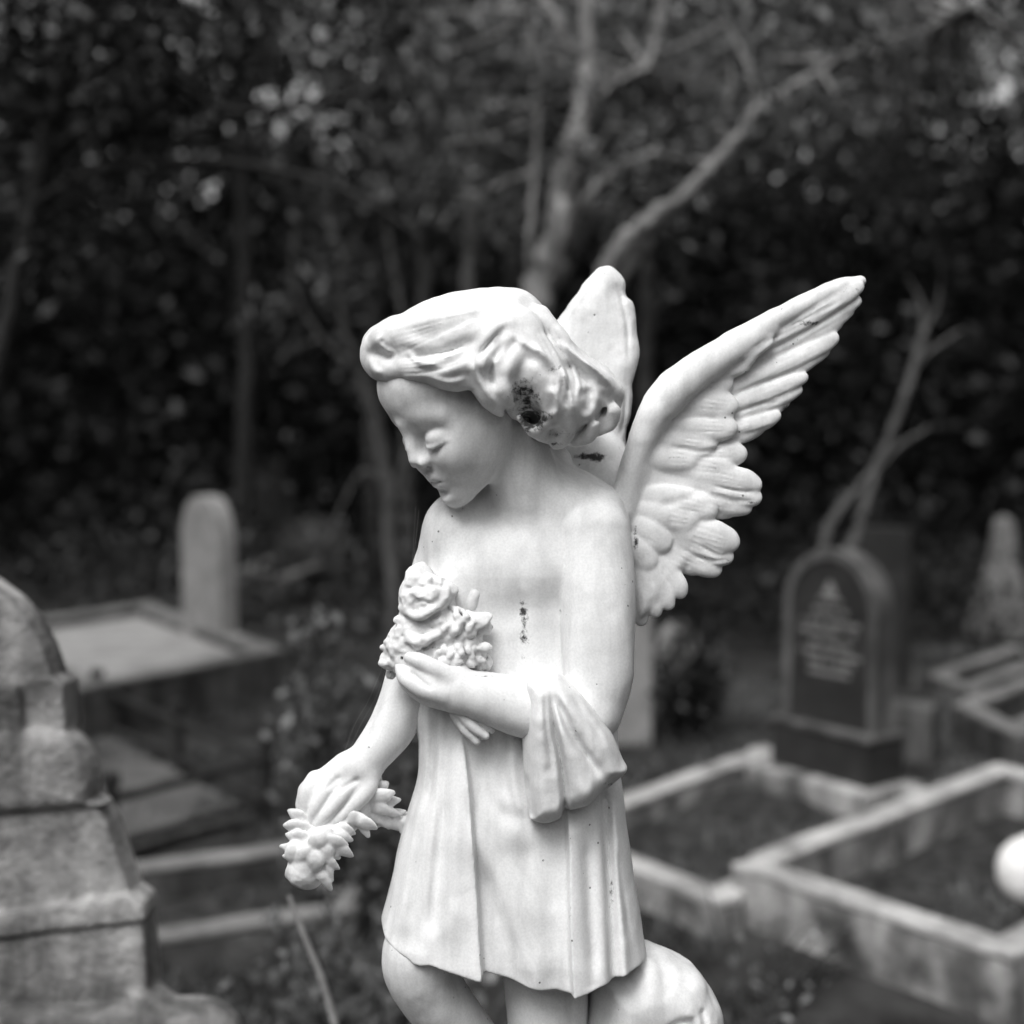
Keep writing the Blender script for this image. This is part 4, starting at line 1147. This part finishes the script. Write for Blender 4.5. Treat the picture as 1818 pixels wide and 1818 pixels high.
# ---- the big scrolled monument at the left edge, sculpted like the statue
WM = (2.35 - DIST) / K
def build_monument():
    F = Field((-1150, 1020, WM - 420), (420, 2450, WM + 420), 7)
    F.wref = WM - 150
    def blk(poly, dw, T, R=20, k=5, fl=7): F.puff(poly, WM + dw - T * .58, T * .42, R, k=k, n=3, flatten=fl, smooth=False)
    # curved cap: convex top running down to a straight arris
    blk([(-420, 760), (-200, 880), (-80, 985), (0, 1036), (32, 1060), (64, 1096), (90, 1144), (106, 1190), (108, 1206), (-420, 1290)], 40, 190, R=24, fl=7)
    # upper block
    blk([(-420, 1200), (112, 1196), (128, 1208), (132, 1290), (128, 1298), (-420, 1330)], 40, 190)
    blk([(-420, 1210), (50, 1210), (56, 1300), (-420, 1330)], 0, 180)
    # rolled scroll
    F.puff([(-420, 1280), (0, 1282), (60, 1286), (104, 1292), (138, 1302), (162, 1332), (174, 1380), (172, 1412), (150, 1430), (-420, 1450)], WM - 106, 84, 60, k=4, n=4, flatten=3.2)
    # sloping body
    blk([(-420, 1410), (150, 1404), (180, 1414), (204, 1452), (222, 1510), (242, 1572), (240, 1610), (-420, 1680)], 30, 190, R=24)
    # ledge and lower block
    blk([(-420, 1640), (60, 1600), (238, 1574), (266, 1592), (272, 1622), (100, 1640), (-420, 1720)], 20, 200)
    blk([(-420, 1640), (262, 1600), (268, 1625), (276, 1742), (272, 1800), (-420, 1830)], 30, 195)
    # base roll and foot
    F.puff([(-420, 1790), (180, 1775), (232, 1757), (275, 1756), (305, 1778), (335, 1778), (375, 1784), (410, 1808), (430, 1850), (430, 1905), (-420, 1905)], WM - 129, 101, 50, k=6, n=3, flatten=3.5)
    blk([(-440, 1880), (440, 1880), (450, 2800), (-440, 2800)], 20, 260, R=24)
    F.rough(0.08, 50, 81)
    return F
F = build_monument(); V, Q = F.mesh(1); W = to_world(V)
mx, my = float(W[:, 0].mean()), float(W[:, 1].mean())
W[:, 2] = np.maximum(W[:, 2], -0.05)
a, b_, c = W[Q[:, 0]], W[Q[:, 1]], W[Q[:, 2]]
if np.sum(np.einsum('ij,ij->i', a - W.mean(0), np.cross(b_ - a, c - a))) < 0: Q = Q[:, ::-1]
MON = noisy_mat("streaked_old_sandstone", 0.13, 0.46, scale=6, streak=(13, 13, 3.5), bscale=70, bump=0.4, p0=0.38, p1=0.62)
mo = np_mesh("carved_monument", W - np.array([mx, my, 0]), Q, MON, True)
mo.location = (mx, my, 0)
tag(mo, "large weathered stone monument with stepped ledges and a rolled scroll at the left edge", "monument")

# pedestal under the angel
pz = base_pt[2]
root = empty("pedestal", (base_pt[0], base_pt[1], 0), "stone pedestal under the marble angel", "pedestal")
bm = bmesh.new(); add_box(bm, (0, 0, pz / 2 - .07), (.34, .30, pz - .16), .012); bm_obj("shaft", bm, LIME, root)
bm = bmesh.new(); add_box(bm, (0.02, 0.0, pz - .032), (.46, .36, .06), .012); bm_obj("top_slab", bm, LIME, root)
bm = bmesh.new(); add_box(bm, (0, 0, .03), (.50, .44, .20), .012); bm_obj("foot_slab", bm, LIME, root)

# ================================================================== GROUND, WOOD AND PLANTS
GROUND = noisy_mat("leaf_strewn_earth", 0.018, 0.07, scale=3.2, rough=1.0, bump=1.0, bscale=30, dist=0.06, p0=0.38, p1=0.66, spec=0.1)
def ground_z(x, y):
    bank = max(0.0, y - 24) * 0.30 + max(0.0, abs(x) - 16) * 0.1 * (y > 0)
    n = 0.035 * mnoise.noise(Vector((x * .8, y * .8, 0))) + 0.012 * mnoise.noise(Vector((x * 4, y * 4, 3)))
    return min(bank, 5.5) * (1 + .15 * mnoise.noise(Vector((x * .2, y * .2, 5)))) + (n if y < 24 else n * 8)
def grid_axis(lo, hi, dense_lo, dense_hi, fine, coarse):
    a = list(np.arange(dense_lo, dense_hi, fine))
    x = dense_hi; 
    while x < hi: a.append(x); x += coarse
    a.append(hi); x = dense_lo
    while x > lo: x -= coarse; a.insert(0, max(x, lo))
    return sorted(set(round(v, 4) for v in a))
xs = grid_axis(-150, 150, -4, 4, .1, 4); ys = grid_axis(-150, 150, 0, 14, .1, 4)
V = [(x, y, ground_z(x, y)) for y in ys for x in xs]
nx = len(xs)
Fc = [(j * nx + i, j * nx + i + 1, (j + 1) * nx + i + 1, (j + 1) * nx + i) for j in range(len(ys) - 1) for i in range(nx - 1)]
g = local_mesh("ground", V, Fc, GROUND, smooth=True); tag(g, kind="structure")

# gravel spread inside the iron railing
BED = noisy_mat('pale_gravel', 0.10, 0.25, scale=7, bscale=90, bump=1.0, dist=0.05)
poly = [(p.x, p.y) for p in posts]
gx, gyy = np.arange(-3.4, -.6, .05), np.arange(4.6, 9.2, .05)
XX, YY = np.meshgrid(gx, gyy, indexing='ij')
ins_ = poly_sd(poly, XX, YY) < 0
ii = {}; V = []; Fc = []
def vid(a, b_):
    if (a, b_) not in ii:
        ii[a, b_] = len(V); V.append((gx[a] - rail_c.x, gyy[b_] - rail_c.y, ground_z(gx[a], gyy[b_]) + .03))
    return ii[a, b_]
for a in range(len(gx) - 1):
    for b_ in range(len(gyy) - 1):
        if ins_[a, b_] and ins_[a + 1, b_ + 1]: Fc.append((vid(a, b_), vid(a + 1, b_), vid(a + 1, b_ + 1), vid(a, b_ + 1)))
local_mesh("gravel_bed", V, Fc, BED, bpy.data.objects["iron_railing"], smooth=True)

def leaf_mat(name, lo, hi, spec=0.35, trans=0.0):
    m, t, b = new_mat(name)
    oi = N(t, "ShaderNodeTexCoord"); n = N(t, "ShaderNodeTexNoise"); n.inputs["Scale"].default_value = 2.3; n.inputs["Detail"].default_value = 3
    t.links.new(oi.outputs["Object"], n.inputs["Vector"])
    r = N(t, "ShaderNodeMapRange"); r.inputs["From Min"].default_value = .35; r.inputs["From Max"].default_value = .65
    r.inputs["To Min"].default_value = lo; r.inputs["To Max"].default_value = hi
    t.links.new(n.outputs["Fac"], r.inputs["Value"])
    t.links.new(r.outputs[0], b.inputs["Base Color"])
    b.inputs["Roughness"].default_value = .45; b.inputs["Specular IOR Level"].default_value = spec
    return m
LEAF = leaf_mat("dark_foliage", .007, .023)
LEAF_LIGHT = leaf_mat("lighter_foliage", .03, .12)
LEAF_WEED = leaf_mat("weed_leaves", .05, .16)
BARK = noisy_mat("pale_bark", 0.16, 0.36, scale=9, streak=(9, 9, 3), bump=.6, bscale=40)
BARK_DARK = noisy_mat("dark_bark", 0.012, 0.035, scale=9, bump=.6, bscale=40)
BARK_MID = noisy_mat('grey_bark', 0.04, 0.13, scale=9, bump=.6, bscale=40)
DRY = noisy_mat("dry_stalk", 0.2, 0.34, scale=30, bump=.2)

def tube_np(P, R, sides=8):
    P = np.array(P, float); R = np.array(R, float)
    T = np.gradient(P, axis=0); T /= np.linalg.norm(T, axis=1)[:, None] + 1e-9
    V = []; up = np.array([0.3, 0.9, 0.2])
    for p, t, r in zip(P, T, R):
        a = np.cross(t, up); a /= np.linalg.norm(a) + 1e-9; b_ = np.cross(t, a)
        ang = np.arange(sides) * 2 * np.pi / sides
        V.append(p + r * (np.cos(ang)[:, None] * a + np.sin(ang)[:, None] * b_))
    n = len(P); V = np.concatenate(V)
    Q = []
    for i in range(n - 1):
        for k in range(sides):
            Q.append((i * sides + k, i * sides + (k + 1) % sides, (i + 1) * sides + (k + 1) % sides, (i + 1) * sides + k))
    return V, np.array(Q)

def merge(parts):
    V, Q, o = [], [], 0
    for v, q in parts: V.append(v); Q.append(q + o); o += len(v)
    return np.concatenate(V), np.concatenate(Q)

def leaves_np(C, size, rs, aspect=.42, droop=0.0):
    """one small lozenge leaf per centre"""
    n = len(C)
    d = rs.normal(0, 1, (n, 3)); d[:, 2] -= droop; d /= np.linalg.norm(d, axis=1)[:, None]
    u = rs.normal(0, 1, (n, 3)); s = np.cross(d, u); s /= np.linalg.norm(s, axis=1)[:, None]
    L = size * rs.uniform(.6, 1.35, n)[:, None]
    v = np.stack([C - d * L * .5, C + s * L * aspect * .5 + d * L * .05, C + d * L * .5, C - s * L * aspect * .5 + d * L * .05], 1).reshape(-1, 3)
    return v, np.arange(n * 4).reshape(n, 4)

def cloud(center, rad, n, rs, clump=.35, power=1.0, nseed=0, thr=0.0, nclump=None):
    """points gathered in clumps through an uneven crown"""
    k = nclump or max(6, n // 90)
    c = rs.normal(0, 1, (k, 3)); c /= np.linalg.norm(c, axis=1)[:, None]
    c *= rs.uniform(0.15, 1, (k, 1)) ** (1 / 2.4)
    c = np.array(center) + c * np.array(rad)
    cr = rs.uniform(.5, 1.4, k) * clump
    i = rs.randint(0, k, n)
    p = c[i] + rs.normal(0, .5, (n, 3)) * cr[i][:, None] * np.array([1, 1, .7])
    return p, c

def tree(label, stems, crowns, seed, bark, leaf, leaf_size=.09, group=None, name="woodland_tree", base=None, twigs=True):
    """stems: lists of (px, py, dist, radius px at that distance); crowns: (px, py, dist, rx, ry, rz, n)"""
    rs = np.random.RandomState(seed)
    S = []
    for st in stems:
        P = np.array([list(at_dist(a, b_, d)) for a, b_, d, r in st]); R = np.array([r * d / F_PX for a, b_, d, r in st])
        Q = catmull(np.column_stack([P, R]), 5)
        jit = rs.normal(0, 1, (len(Q), 3)) * Q[:, 3:4] * .18; Q[:, :3] += jit
        S.append((Q[:, :3], np.maximum(Q[:, 3], .003)))
    b0 = S[0][0][0] if base is None else np.array(base)
    root = empty(name, (b0[0], b0[1], 0), label, "tree", group)
    org = np.array([b0[0], b0[1], 0])
    V, Q = tube_np(S[0][0] - org, S[0][1], 9)
    o = np_mesh("trunk", V, Q, bark, True); o.parent = root
    for P, R in S[1:]:
        V, Q = tube_np(P - org, R, 7)
        o = np_mesh("branch", V, Q, bark, True); o.parent = root
    LV = []; TW = []
    for (px, py, d, rx, ry, rz, n) in crowns:
        c = np.array(at_dist(px, py, d))
        p, cc = cloud(c, (rx, ry, rz), n, rs, clump=leaf_size * 4.2)
        LV.append(leaves_np(p - org, leaf_size, rs, droop=.3))
        for q in cc[:: 2]:
            # a twig from the nearest stem point to the clump
            allp = np.concatenate([s_[0] for s_ in S]); j = np.argmin(np.linalg.norm(allp - q, axis=1)); a = allp[j]
            if np.linalg.norm(a - q) > 3.0: a = q + (c - q) * .6
            m_ = (a + q) / 2 + rs.normal(0, .08, 3) * np.linalg.norm(a - q)
            TW.append(tube_np(np.array([a, m_, q]) - org, [.016, .010, .004], 4))
    if TW and twigs:
        V, Q = merge(TW); o = np_mesh("twigs", V, Q, bark, True); o.parent = root; o["kind"] = "stuff"
    if LV:
        V, Q = merge(LV); o = np_mesh("crown", V, Q, leaf, False); o.parent = root
    return root

D1 = 8.5
gy = lambda d: 700 + 2597 * CAM_H / d       # image row of the ground at a distance
tree("pale-barked tree rising behind the angel's head, its trunk forking at the top of the picture",
     [[(905, gy(D1) + 15, D1, 34), (915, 900, D1, 30), (940, 620, D1, 27), (958, 530, D1, 27), (982, 430, D1, 27), (1002, 330, D1, 25), (1025, 240, D1, 22), (1038, 150, D1, 17), (1042, 60, D1, 13), (1046, -60, D1, 11)],
      [(990, 432, D1, 11), (1022, 385, D1, 9), (1050, 345, D1 - .1, 8), (1085, 308, D1 - .2, 7), (1130, 284, D1 - .3, 7), (1165, 272, D1 - .3, 7), (1195, 284, D1 - .3, 7), (1240, 288, D1 - .2, 6), (1290, 262, D1, 5), (1335, 205, D1, 3)],
      [(1036, 110, D1, 12), (1010, 80, D1, 11), (990, 40, D1, 10), (965, -10, D1, 9), (950, -80, D1, 6)],
      [(1020, 330, D1, 6), (1050, 280, D1, 5), (1082, 225, D1, 4)],
      [(960, 560, D1, 7), (940, 460, D1, 6), (948, 330, D1, 5), (955, 180, D1, 4), (940, 20, D1, 3)],
      [(1030, 200, D1, 8), (1090, 150, D1 + .4, 5), (1150, 120, D1 + .6, 4)]],
     [(1090, 60, D1 + 1.4, 1.1, .8, .55, 3000), (850, 80, D1 + 1.4, .7, .7, .5, 1600), (1180, 190, D1 + 1.4, .9, .6, .35, 1700), (850, 330, D1 + .9, .5, .5, .4, 700), (1075, 230, D1 - .1, .28, .3, .25, 260), (930, 180, D1, .3, .3, .35, 320), (1120, 380, D1 + .5, .35, .3, .25, 300)], 3, BARK, LEAF_LIGHT, .085)
D2 = 7.6
tree("slender leaning tree whose long branch sweeps up to the right above the wing",
     [[(1010, gy(D2) + 15, D2, 24), (1022, 900, D2, 20), (1040, 640, D2, 17), (1068, 500, D2, 16), (1105, 425, D2, 14), (1160, 385, D2, 13), (1222, 338, D2, 11), (1280, 280, D2, 10), (1318, 232, D2, 9), (1345, 190, D2, 7), (1400, 155, D2, 5.5), (1455, 125, D2, 5), (1540, 78, D2, 4), (1640, 50, D2, 3), (1720, 10, D2, 2)],
      [(1075, 530, D2 + .1, 18), (1120, 455, D2 + .1, 18), (1155, 410, D2 + .1, 16), (1185, 380, D2 + .1, 9)],
      [(1345, 190, D2, 5), (1330, 120, D2, 4), (1290, 40, D2, 3)], [(1320, 235, D2, 4), (1280, 240, D2, 4), (1300, 150, D2, 3), (1290, 110, D2, 2)]],
     [(1400, 100, D2 + 1.4, 1.1, .7, .45, 2600), (1650, 110, D2 + 1.6, 1.0, .7, .4, 2200), (1560, 240, D2 + 1.8, 1.0, .6, .3, 1200), (1420, 200, D2 + .1, .4, .3, .2, 420), (1240, 200, D2 + .2, .35, .3, .25, 320), (1560, 110, D2, .45, .3, .16, 380)], 5, BARK, LEAF_LIGHT, .075)
D3 = 7.8
tree("thin bare young tree leaning right behind the round-topped headstone",
     [[(1475, gy(D3), D3, 13), (1495, 1040, D3, 11), (1522, 940, D3, 10), (1555, 840, D3, 9), (1590, 750, D3, 8), (1622, 660, D3, 8), (1640, 590, D3, 7), (1636, 540, D3, 4), (1610, 490, D3, 2)],
      [(1560, 830, D3, 5), (1600, 790, D3, 5), (1650, 758, D3, 3)], [(1625, 650, D3, 5), (1662, 615, D3, 4), (1710, 585, D3, 2)], [(1640, 590, D3, 4), (1665, 540, D3, 2.5), (1670, 500, D3, 1.5)],
      [(1480, 1120, D3, 12), (1462, 1000, D3, 10), (1475, 935, D3, 10), (1520, 870, D3, 7), (1560, 820, D3, 4)]],
     [(1500, 1010, D3, .25, .25, .12, 60)], 8, BARK_MID, LEAF, .07)
D4 = 6.2
tree("dark tree at the far left with a trunk climbing out of the top corner",
     [[(-120, gy(D4), D4, 30), (-60, 900, D4, 24), (0, 620, D4, 17), (28, 500, D4, 15), (55, 380, D4, 15), (78, 270, D4, 16), (105, 180, D4, 18), (145, 90, D4, 18), (185, 0, D4, 18), (215, -90, D4, 16)],
      [(80, 280, D4, 9), (130, 240, D4, 7), (210, 215, D4, 6), (330, 180, D4, 5)],
      [(60, 360, D4, 8), (180, 300, D4, 8), (300, 288, D4, 8), (430, 292, D4, 8), (560, 318, D4, 7), (640, 352, D4, 6), (720, 400, D4, 4)],
      [(190, 0, D4, 10), (300, 130, D4, 9), (400, 195, D4, 9), (500, 192, D4, 8), (620, 172, D4, 5)],
      [(430, 190, D4, 8), (462, 130, D4, 8), (480, 40, D4, 7), (490, -40, D4, 6)]],
     [(150, 60, D4, .75, .5, .35, 2400), (300, 150, D4 + .4, .5, .5, .25, 900), (40, 330, D4 + .3, .5, .4, .5, 1100), (600, 80, D4 + .5, .5, .5, .2, 700)], 11, BARK_DARK, LEAF, .07)
# trunks deeper in the wood
rs0 = random.Random(21)
deep = [(432, 13.5, 13, 0, "slim dark trunk deep in the wood, standing alone left of the crooked many-stemmed tree"),
        (672, 12.5, 11, 6, "straight trunk just left of the head, deep in the wood behind the crooked many-stemmed tree"), (745, 13.0, 12, 10, "thin upright trunk right above the angel's hair"), (828, 12.0, 13, -8, "trunk deep in the wood directly over the crown of the head"),
        (900, 14.5, 12, 20, "dim trunk just left of the forked pale tree"),
        (1145, 11.0, 12, 4, "upright trunk between the forked tree and the sweeping branch"), ]
for i, (px, d, r, lean, lab) in enumerate(deep):
    j = lambda s_: rs0.uniform(-s_, s_)
    stems = [[(px - lean + j(10), gy(d) + 5, d, r * 1.4), (px - lean + j(12), 760, d, r * 1.2), (px + j(10), 520, d, r), (px + j(14), 330, d, r * .9), (px + lean + j(12), 130, d, r * .75), (px + lean * 2 + j(10), -120, d, r * .55)]]
    for q in range(4):
        y0 = rs0.uniform(80, 600); sg = rs0.choice((-1, 1)); l = rs0.uniform(60, 170)
        stems.append([(px, y0, d, r * .4), (px + sg * l * .5, y0 - rs0.uniform(30, 90), d + j(.3), r * .28), (px + sg * l, y0 - rs0.uniform(80, 190), d + j(.6), r * .15)])
    tree(lab, stems, [(px + j(60), rs0.uniform(-20, 90), d + j(.5), 1.3, 1.2, .8, 1700 if px not in (432, 745, 828) else 300), (px + j(90), rs0.uniform(160, 420), d + .8, .9, .9, .6, 800)], 100 + i, BARK_MID if px > 700 else BARK_DARK, LEAF if (px < 500 or px > 1300) else LEAF_LIGHT, .12, group="trees of the wood behind the graves", twigs=True)

tree("crooked many-stemmed tree left of the angel's hair with a curved pale bough",
     [[(700, gy(9.5), 9.5, 14.4), (690, 900, 9.5, 12.2), (665, 740, 9.5, 10.8), (632, 650, 9.5, 9.4), (606, 560, 9.5, 7.9), (612, 470, 9.5, 5.8), (650, 380, 9.5, 4.3), (700, 300, 9.5, 2.9)],
      [(690, 900, 9.5, 8.6), (722, 790, 9.4, 7.9), (700, 690, 9.4, 6.5), (716, 580, 9.4, 5.0), (690, 430, 9.4, 4.3), (668, 300, 9.4, 3.6), (672, 180, 9.4, 2.2)],
      [(632, 650, 9.5, 4.3), (570, 600, 9.6, 3.6), (520, 500, 9.7, 2.9), (530, 380, 9.7, 2.2)], [(612, 470, 9.5, 3.6), (580, 360, 9.6, 2.9), (560, 240, 9.6, 2.2), (590, 120, 9.7, 1.4)],
      [(560, 1010, 9.6, 2.9), (640, 840, 9.5, 3.6), (700, 880, 9.5, 3.6)]],
     [(600, 420, 9.4, .5, .5, .5, 800), (540, 560, 9.3, .4, .4, .4, 400), (700, 640, 9.9, .35, .35, .4, 350), (640, 230, 9.9, .6, .5, .4, 700)], 44, BARK_MID, LEAF, .08)

# the mass of the wood behind: one thicket nobody could count
rs = np.random.RandomState(77)
# breaks in the wood where the sky shows: x, z, radius
GAPS = [(-3.45, 6.5, .62), (-1.02, 5.45, .42), (.17, 6.55, .40), (-3.2, 5.6, .22), (5.5, 6.35, .42), (-5.8, 6.15, .30), (-2.2, 6.5, .30), (1.9, 6.7, .30), (-2.9, 5.2, .16), (6.6, 6.0, .3), (-1.15, 5.0, .18), (-.9, 6.75, .4), (3.4, 6.5, .2)]
n = 170000
X = rs.uniform(-13, 13, n); Y = rs.uniform(14.5, 23, n); Z = rs.uniform(0, 9.5, n)
f = np.array([1.25 * mnoise.noise(Vector((x * .42, y * .4, z * .55))) + .45 * mnoise.noise(Vector((x * 1.7, y * 1.2, z * 1.9 + 7))) for x, y, z in zip(X[:n], Y[:n], Z[:n])])
f = f - sum(1.6 * np.exp(-(((X - a) / r) ** 2 + ((Z - b_) / (r * .8)) ** 2) ** 2) for a, b_, r in GAPS)
keep = f > np.interp(Z, [0, 3, 5.5, 7, 9.5], [-.5, -.4, -.12, .10, .30])
C = np.stack([X, Y, Z], 1)[keep]
V, Q = leaves_np(C, .19, rs, aspect=.5, droop=.2)
w = np_mesh("thicket", V, Q, LEAF, False); tag(w, "dense dark thicket filling the wood behind the graves", "thicket", kind="stuff")
n = 60000
X = rs.uniform(-30, 30, n); Y = rs.uniform(24, 32, n); Z = rs.uniform(0, 6.3, n)
f = np.array([mnoise.noise(Vector((x * .4, y * .4, z * .5 + 3))) for x, y, z in zip(X, Y, Z)])
keep = f > np.interp(Z, [0, 4, 6.5, 8.6], [-.6, -.35, .08, .3])
V, Q = leaves_np(np.stack([X, Y, Z], 1)[keep], .42, rs, aspect=.6)
w = np_mesh("far_wood", V, Q, LEAF, False); tag(w, "far wood closing off the back of the cemetery", "wood", kind="stuff")
# leaves added above the view to keep sky light off the wood
n = 30000
X = rs.uniform(-16, 16, n); Y = rs.uniform(10.5, 24, n); Z = np.interp(Y, [10, 24], [6.2, 10]) + rs.uniform(0, 2.2, n)
f = np.array([mnoise.noise(Vector((x * .5, y * .5, z * .5 + 13))) for x, y, z in zip(X, Y, Z)])
V, Q = leaves_np(np.stack([X, Y, Z], 1)[f > -.22], .34, rs, aspect=.6)
w = np_mesh("shade_canopy", V, Q, LEAF, False); tag(w, "leaf cover added above the view to shade the wood behind the graves", "shade_canopy", kind="stuff")
# unseen ring of wood added to block low sky light, also behind the camera
n = 84000
A = rs.uniform(math.radians(34), math.radians(326), n); Rr = rs.uniform(10.5, 16, n); Z = rs.uniform(0, 1, n) ** .8 * 7.5
X, Y = Rr * np.sin(A), Rr * np.cos(A)
f = np.array([mnoise.noise(Vector((x * .45, y * .45, z * .45 + 23))) for x, y, z in zip(X, Y, Z)])
V, Q = leaves_np(np.stack([X, Y, Z], 1)[f > -.05], .42, rs, aspect=.6)
w = np_mesh("added_wood_ring", V, Q, LEAF, False); tag(w, "wood added out of view at the sides and behind the viewer to block low sky light", "wood", kind="stuff")
# undergrowth between the far graves
n = 26000
X = rs.uniform(-6.5, 6.5, n); Y = rs.uniform(9.5, 15, n); Z = np.abs(rs.normal(0, .22, n))
f = np.array([mnoise.noise(Vector((x * .9, y * .9, 1.5))) for x, y in zip(X, Y)])
kp = (f > -.05); Z = Z * (1 + 2.5 * np.clip(f, 0, 1))
V, Q = leaves_np(np.stack([X, Y, Z], 1)[kp], .09, rs)
w = np_mesh("undergrowth", V, Q, LEAF, False); tag(w, "low undergrowth and ivy between the far graves", "undergrowth", kind="stuff")

# grass and litter on the ground
def blades(n, x0, x1, y0, y1, hgt, wid, seed, dens=None):
    rs = np.random.RandomState(seed)
    X = rs.uniform(x0, x1, n); Y = rs.uniform(y0, y1, n)
    f = np.array([mnoise.noise(Vector((x * 1.6, y * 1.6, 9))) for x, y in zip(X, Y)])
    k = f > (-.1 if dens is None else dens); X, Y, f = X[k], Y[k], f[k]; n = len(X)
    H_ = hgt * rs.uniform(.35, 1.2, n) * (1 + f); a = rs.uniform(0, 6.28, n)
    z = np.array([ground_z(x, y) for x, y in zip(X, Y)])
    b0 = np.stack([X, Y, z - .01], 1); s_ = np.stack([np.cos(a), np.sin(a), 0 * a], 1) * wid / 2
    ln = np.stack([rs.normal(0, .45, n), rs.normal(0, .45, n), np.ones(n)], 1) * H_[:, None]
    V = np.stack([b0 - s_, b0 + s_, b0 + s_ * .7 + ln * .6, b0 - s_ * .7 + ln * .6, b0 + ln + np.array([0, 0, -.25]) * H_[:, None] ** 1], 1)
    Q = np.arange(n * 5).reshape(n, 5)[:, [0, 1, 2, 4, 3]]
    return V.reshape(-1, 3), Q
V, Q = blades(46000, -3.2, 3.2, 2.6, 9.5, .11, .006, 5)
w = np_mesh("grass", V, Q, LEAF_WEED, False); tag(w, "thin grass and weeds growing between the graves", "grass", kind="stuff")

# weedy shrub between the left kerbs and the statue
def shrub(name, label, base, h, spread, nst, nl, seed, size=.045, mat=LEAF_WEED, cat="shrub", bias=0.0):
    rs = np.random.RandomState(seed); base = np.array(base)
    root = empty(name, tuple(base), label, cat)
    ST, LC = [], []
    for i in range(nst):
        a = rs.uniform(0, 6.28); l = h * rs.uniform(.55, 1.0)
        tip = np.array([math.cos(a) * spread * rs.uniform(.2, 1) + bias, math.sin(a) * spread * rs.uniform(.2, 1), l])
        mid = tip * .5 + rs.normal(0, .04, 3)
        P = catmull([np.zeros(3), mid * .6, mid, tip], 5)
        ST.append(tube_np(P, np.linspace(.008, .0025, len(P)), 5))
        t = rs.uniform(.3, 1, nl // nst)
        idx = (t * (len(P) - 1)).astype(int)
        LC.append(P[idx] + rs.normal(0, size * .75, (len(idx), 3)))
    V, Q = merge(ST); o = np_mesh("stems", V, Q, BARK_DARK, True); o.parent = root
    V, Q = leaves_np(np.concatenate(LC), size, rs, aspect=.55, droop=.1); o = np_mesh("leaves", V, Q, mat, False); o.parent = root
    return root
p = G(600, 1640, 0); shrub("weedy_shrub", "tall scraggly weed with small leaves growing left of the angel's posy", (p.x, p.y, 0), 1.08, .24, 16, 1300, 4, size=.045)
p = G(700, 1800, 0); shrub("weedy_shrub", "leafy weed showing between the angel's lowered arm and skirt", (p.x, p.y + .4, 0), .88, .15, 12, 650, 9, size=.045, mat=LEAF_LIGHT)
p = G(640, 1960, 0); shrub("weedy_shrub", "low tangle of weeds below the flower garland", (p.x, p.y, 0), .52, .38, 22, 1500, 15, size=.04)
p = G(1285, 1420, 0); shrub("weedy_shrub", "dark bush beside the round-topped headstone, under the wing", (p.x, p.y + .9, 0), .72, .22, 14, 1500, 12, size=.05, mat=LEAF)
p = G(1400, 1990, 0); shrub("weedy_shrub", "sparse weeds in front of the tall stained kerb", (p.x, p.y + .3, 0), .30, .5, 18, 260, 31, size=.03)
# dry stalk
P = np.array([list(at_dist(a, b_, 2.25)) for a, b_ in ((513, 1590), (530, 1635), (552, 1690), (575, 1750), (600, 1840), (640, 1990))])
P = np.concatenate([P, [[P[-1][0] + .05, P[-1][1] + .02, 0.0]]])
Q_ = catmull(P, 6); V, Q = tube_np(Q_ - np.array([P[-1][0], P[-1][1], 0]), np.linspace(.0035, .008, len(Q_)), 8)
st = np_mesh("dry_stalk", V, Q, DRY, True); st.location = (P[-1][0], P[-1][1], 0)
tag(st, "pale dry plant stalk leaning below the flower garland", "stalk")

# strands of cobweb between the angel's shoulder and its lowered forearm
CP_ = [[(744, 905, -20), (738, 960, -30), (734, 1000, -60)], [(738, 900, -20), (733, 985, -40), (728, 1048, -90)], [(714, 1080, -110), (704, 1108, -105), (690, 1132, -100)],
       [(686, 1182, -92), (668, 1236, -60), (640, 1288, -40), (622, 1328, -40)], [(682, 1176, -92), (656, 1240, -60), (630, 1286, -40), (612, 1334, -40)]]
Vs = []
for c_ in CP_:
    P = to_world([M(*p) for p in catmull(c_, 6)]); Vs.append(tube_np(P, np.full(len(P), .00007), 4))
V, Q = merge(Vs); o_ = V.mean(0)
WEB = noisy_mat("cobweb", .25, .3, bump=0)
cw = np_mesh("cobweb", V - o_, Q, WEB, True); cw.location = tuple(o_)
tag(cw, "fine cobweb threads hanging beside the angel's posy and lowered arm", "cobweb", kind="stuff")
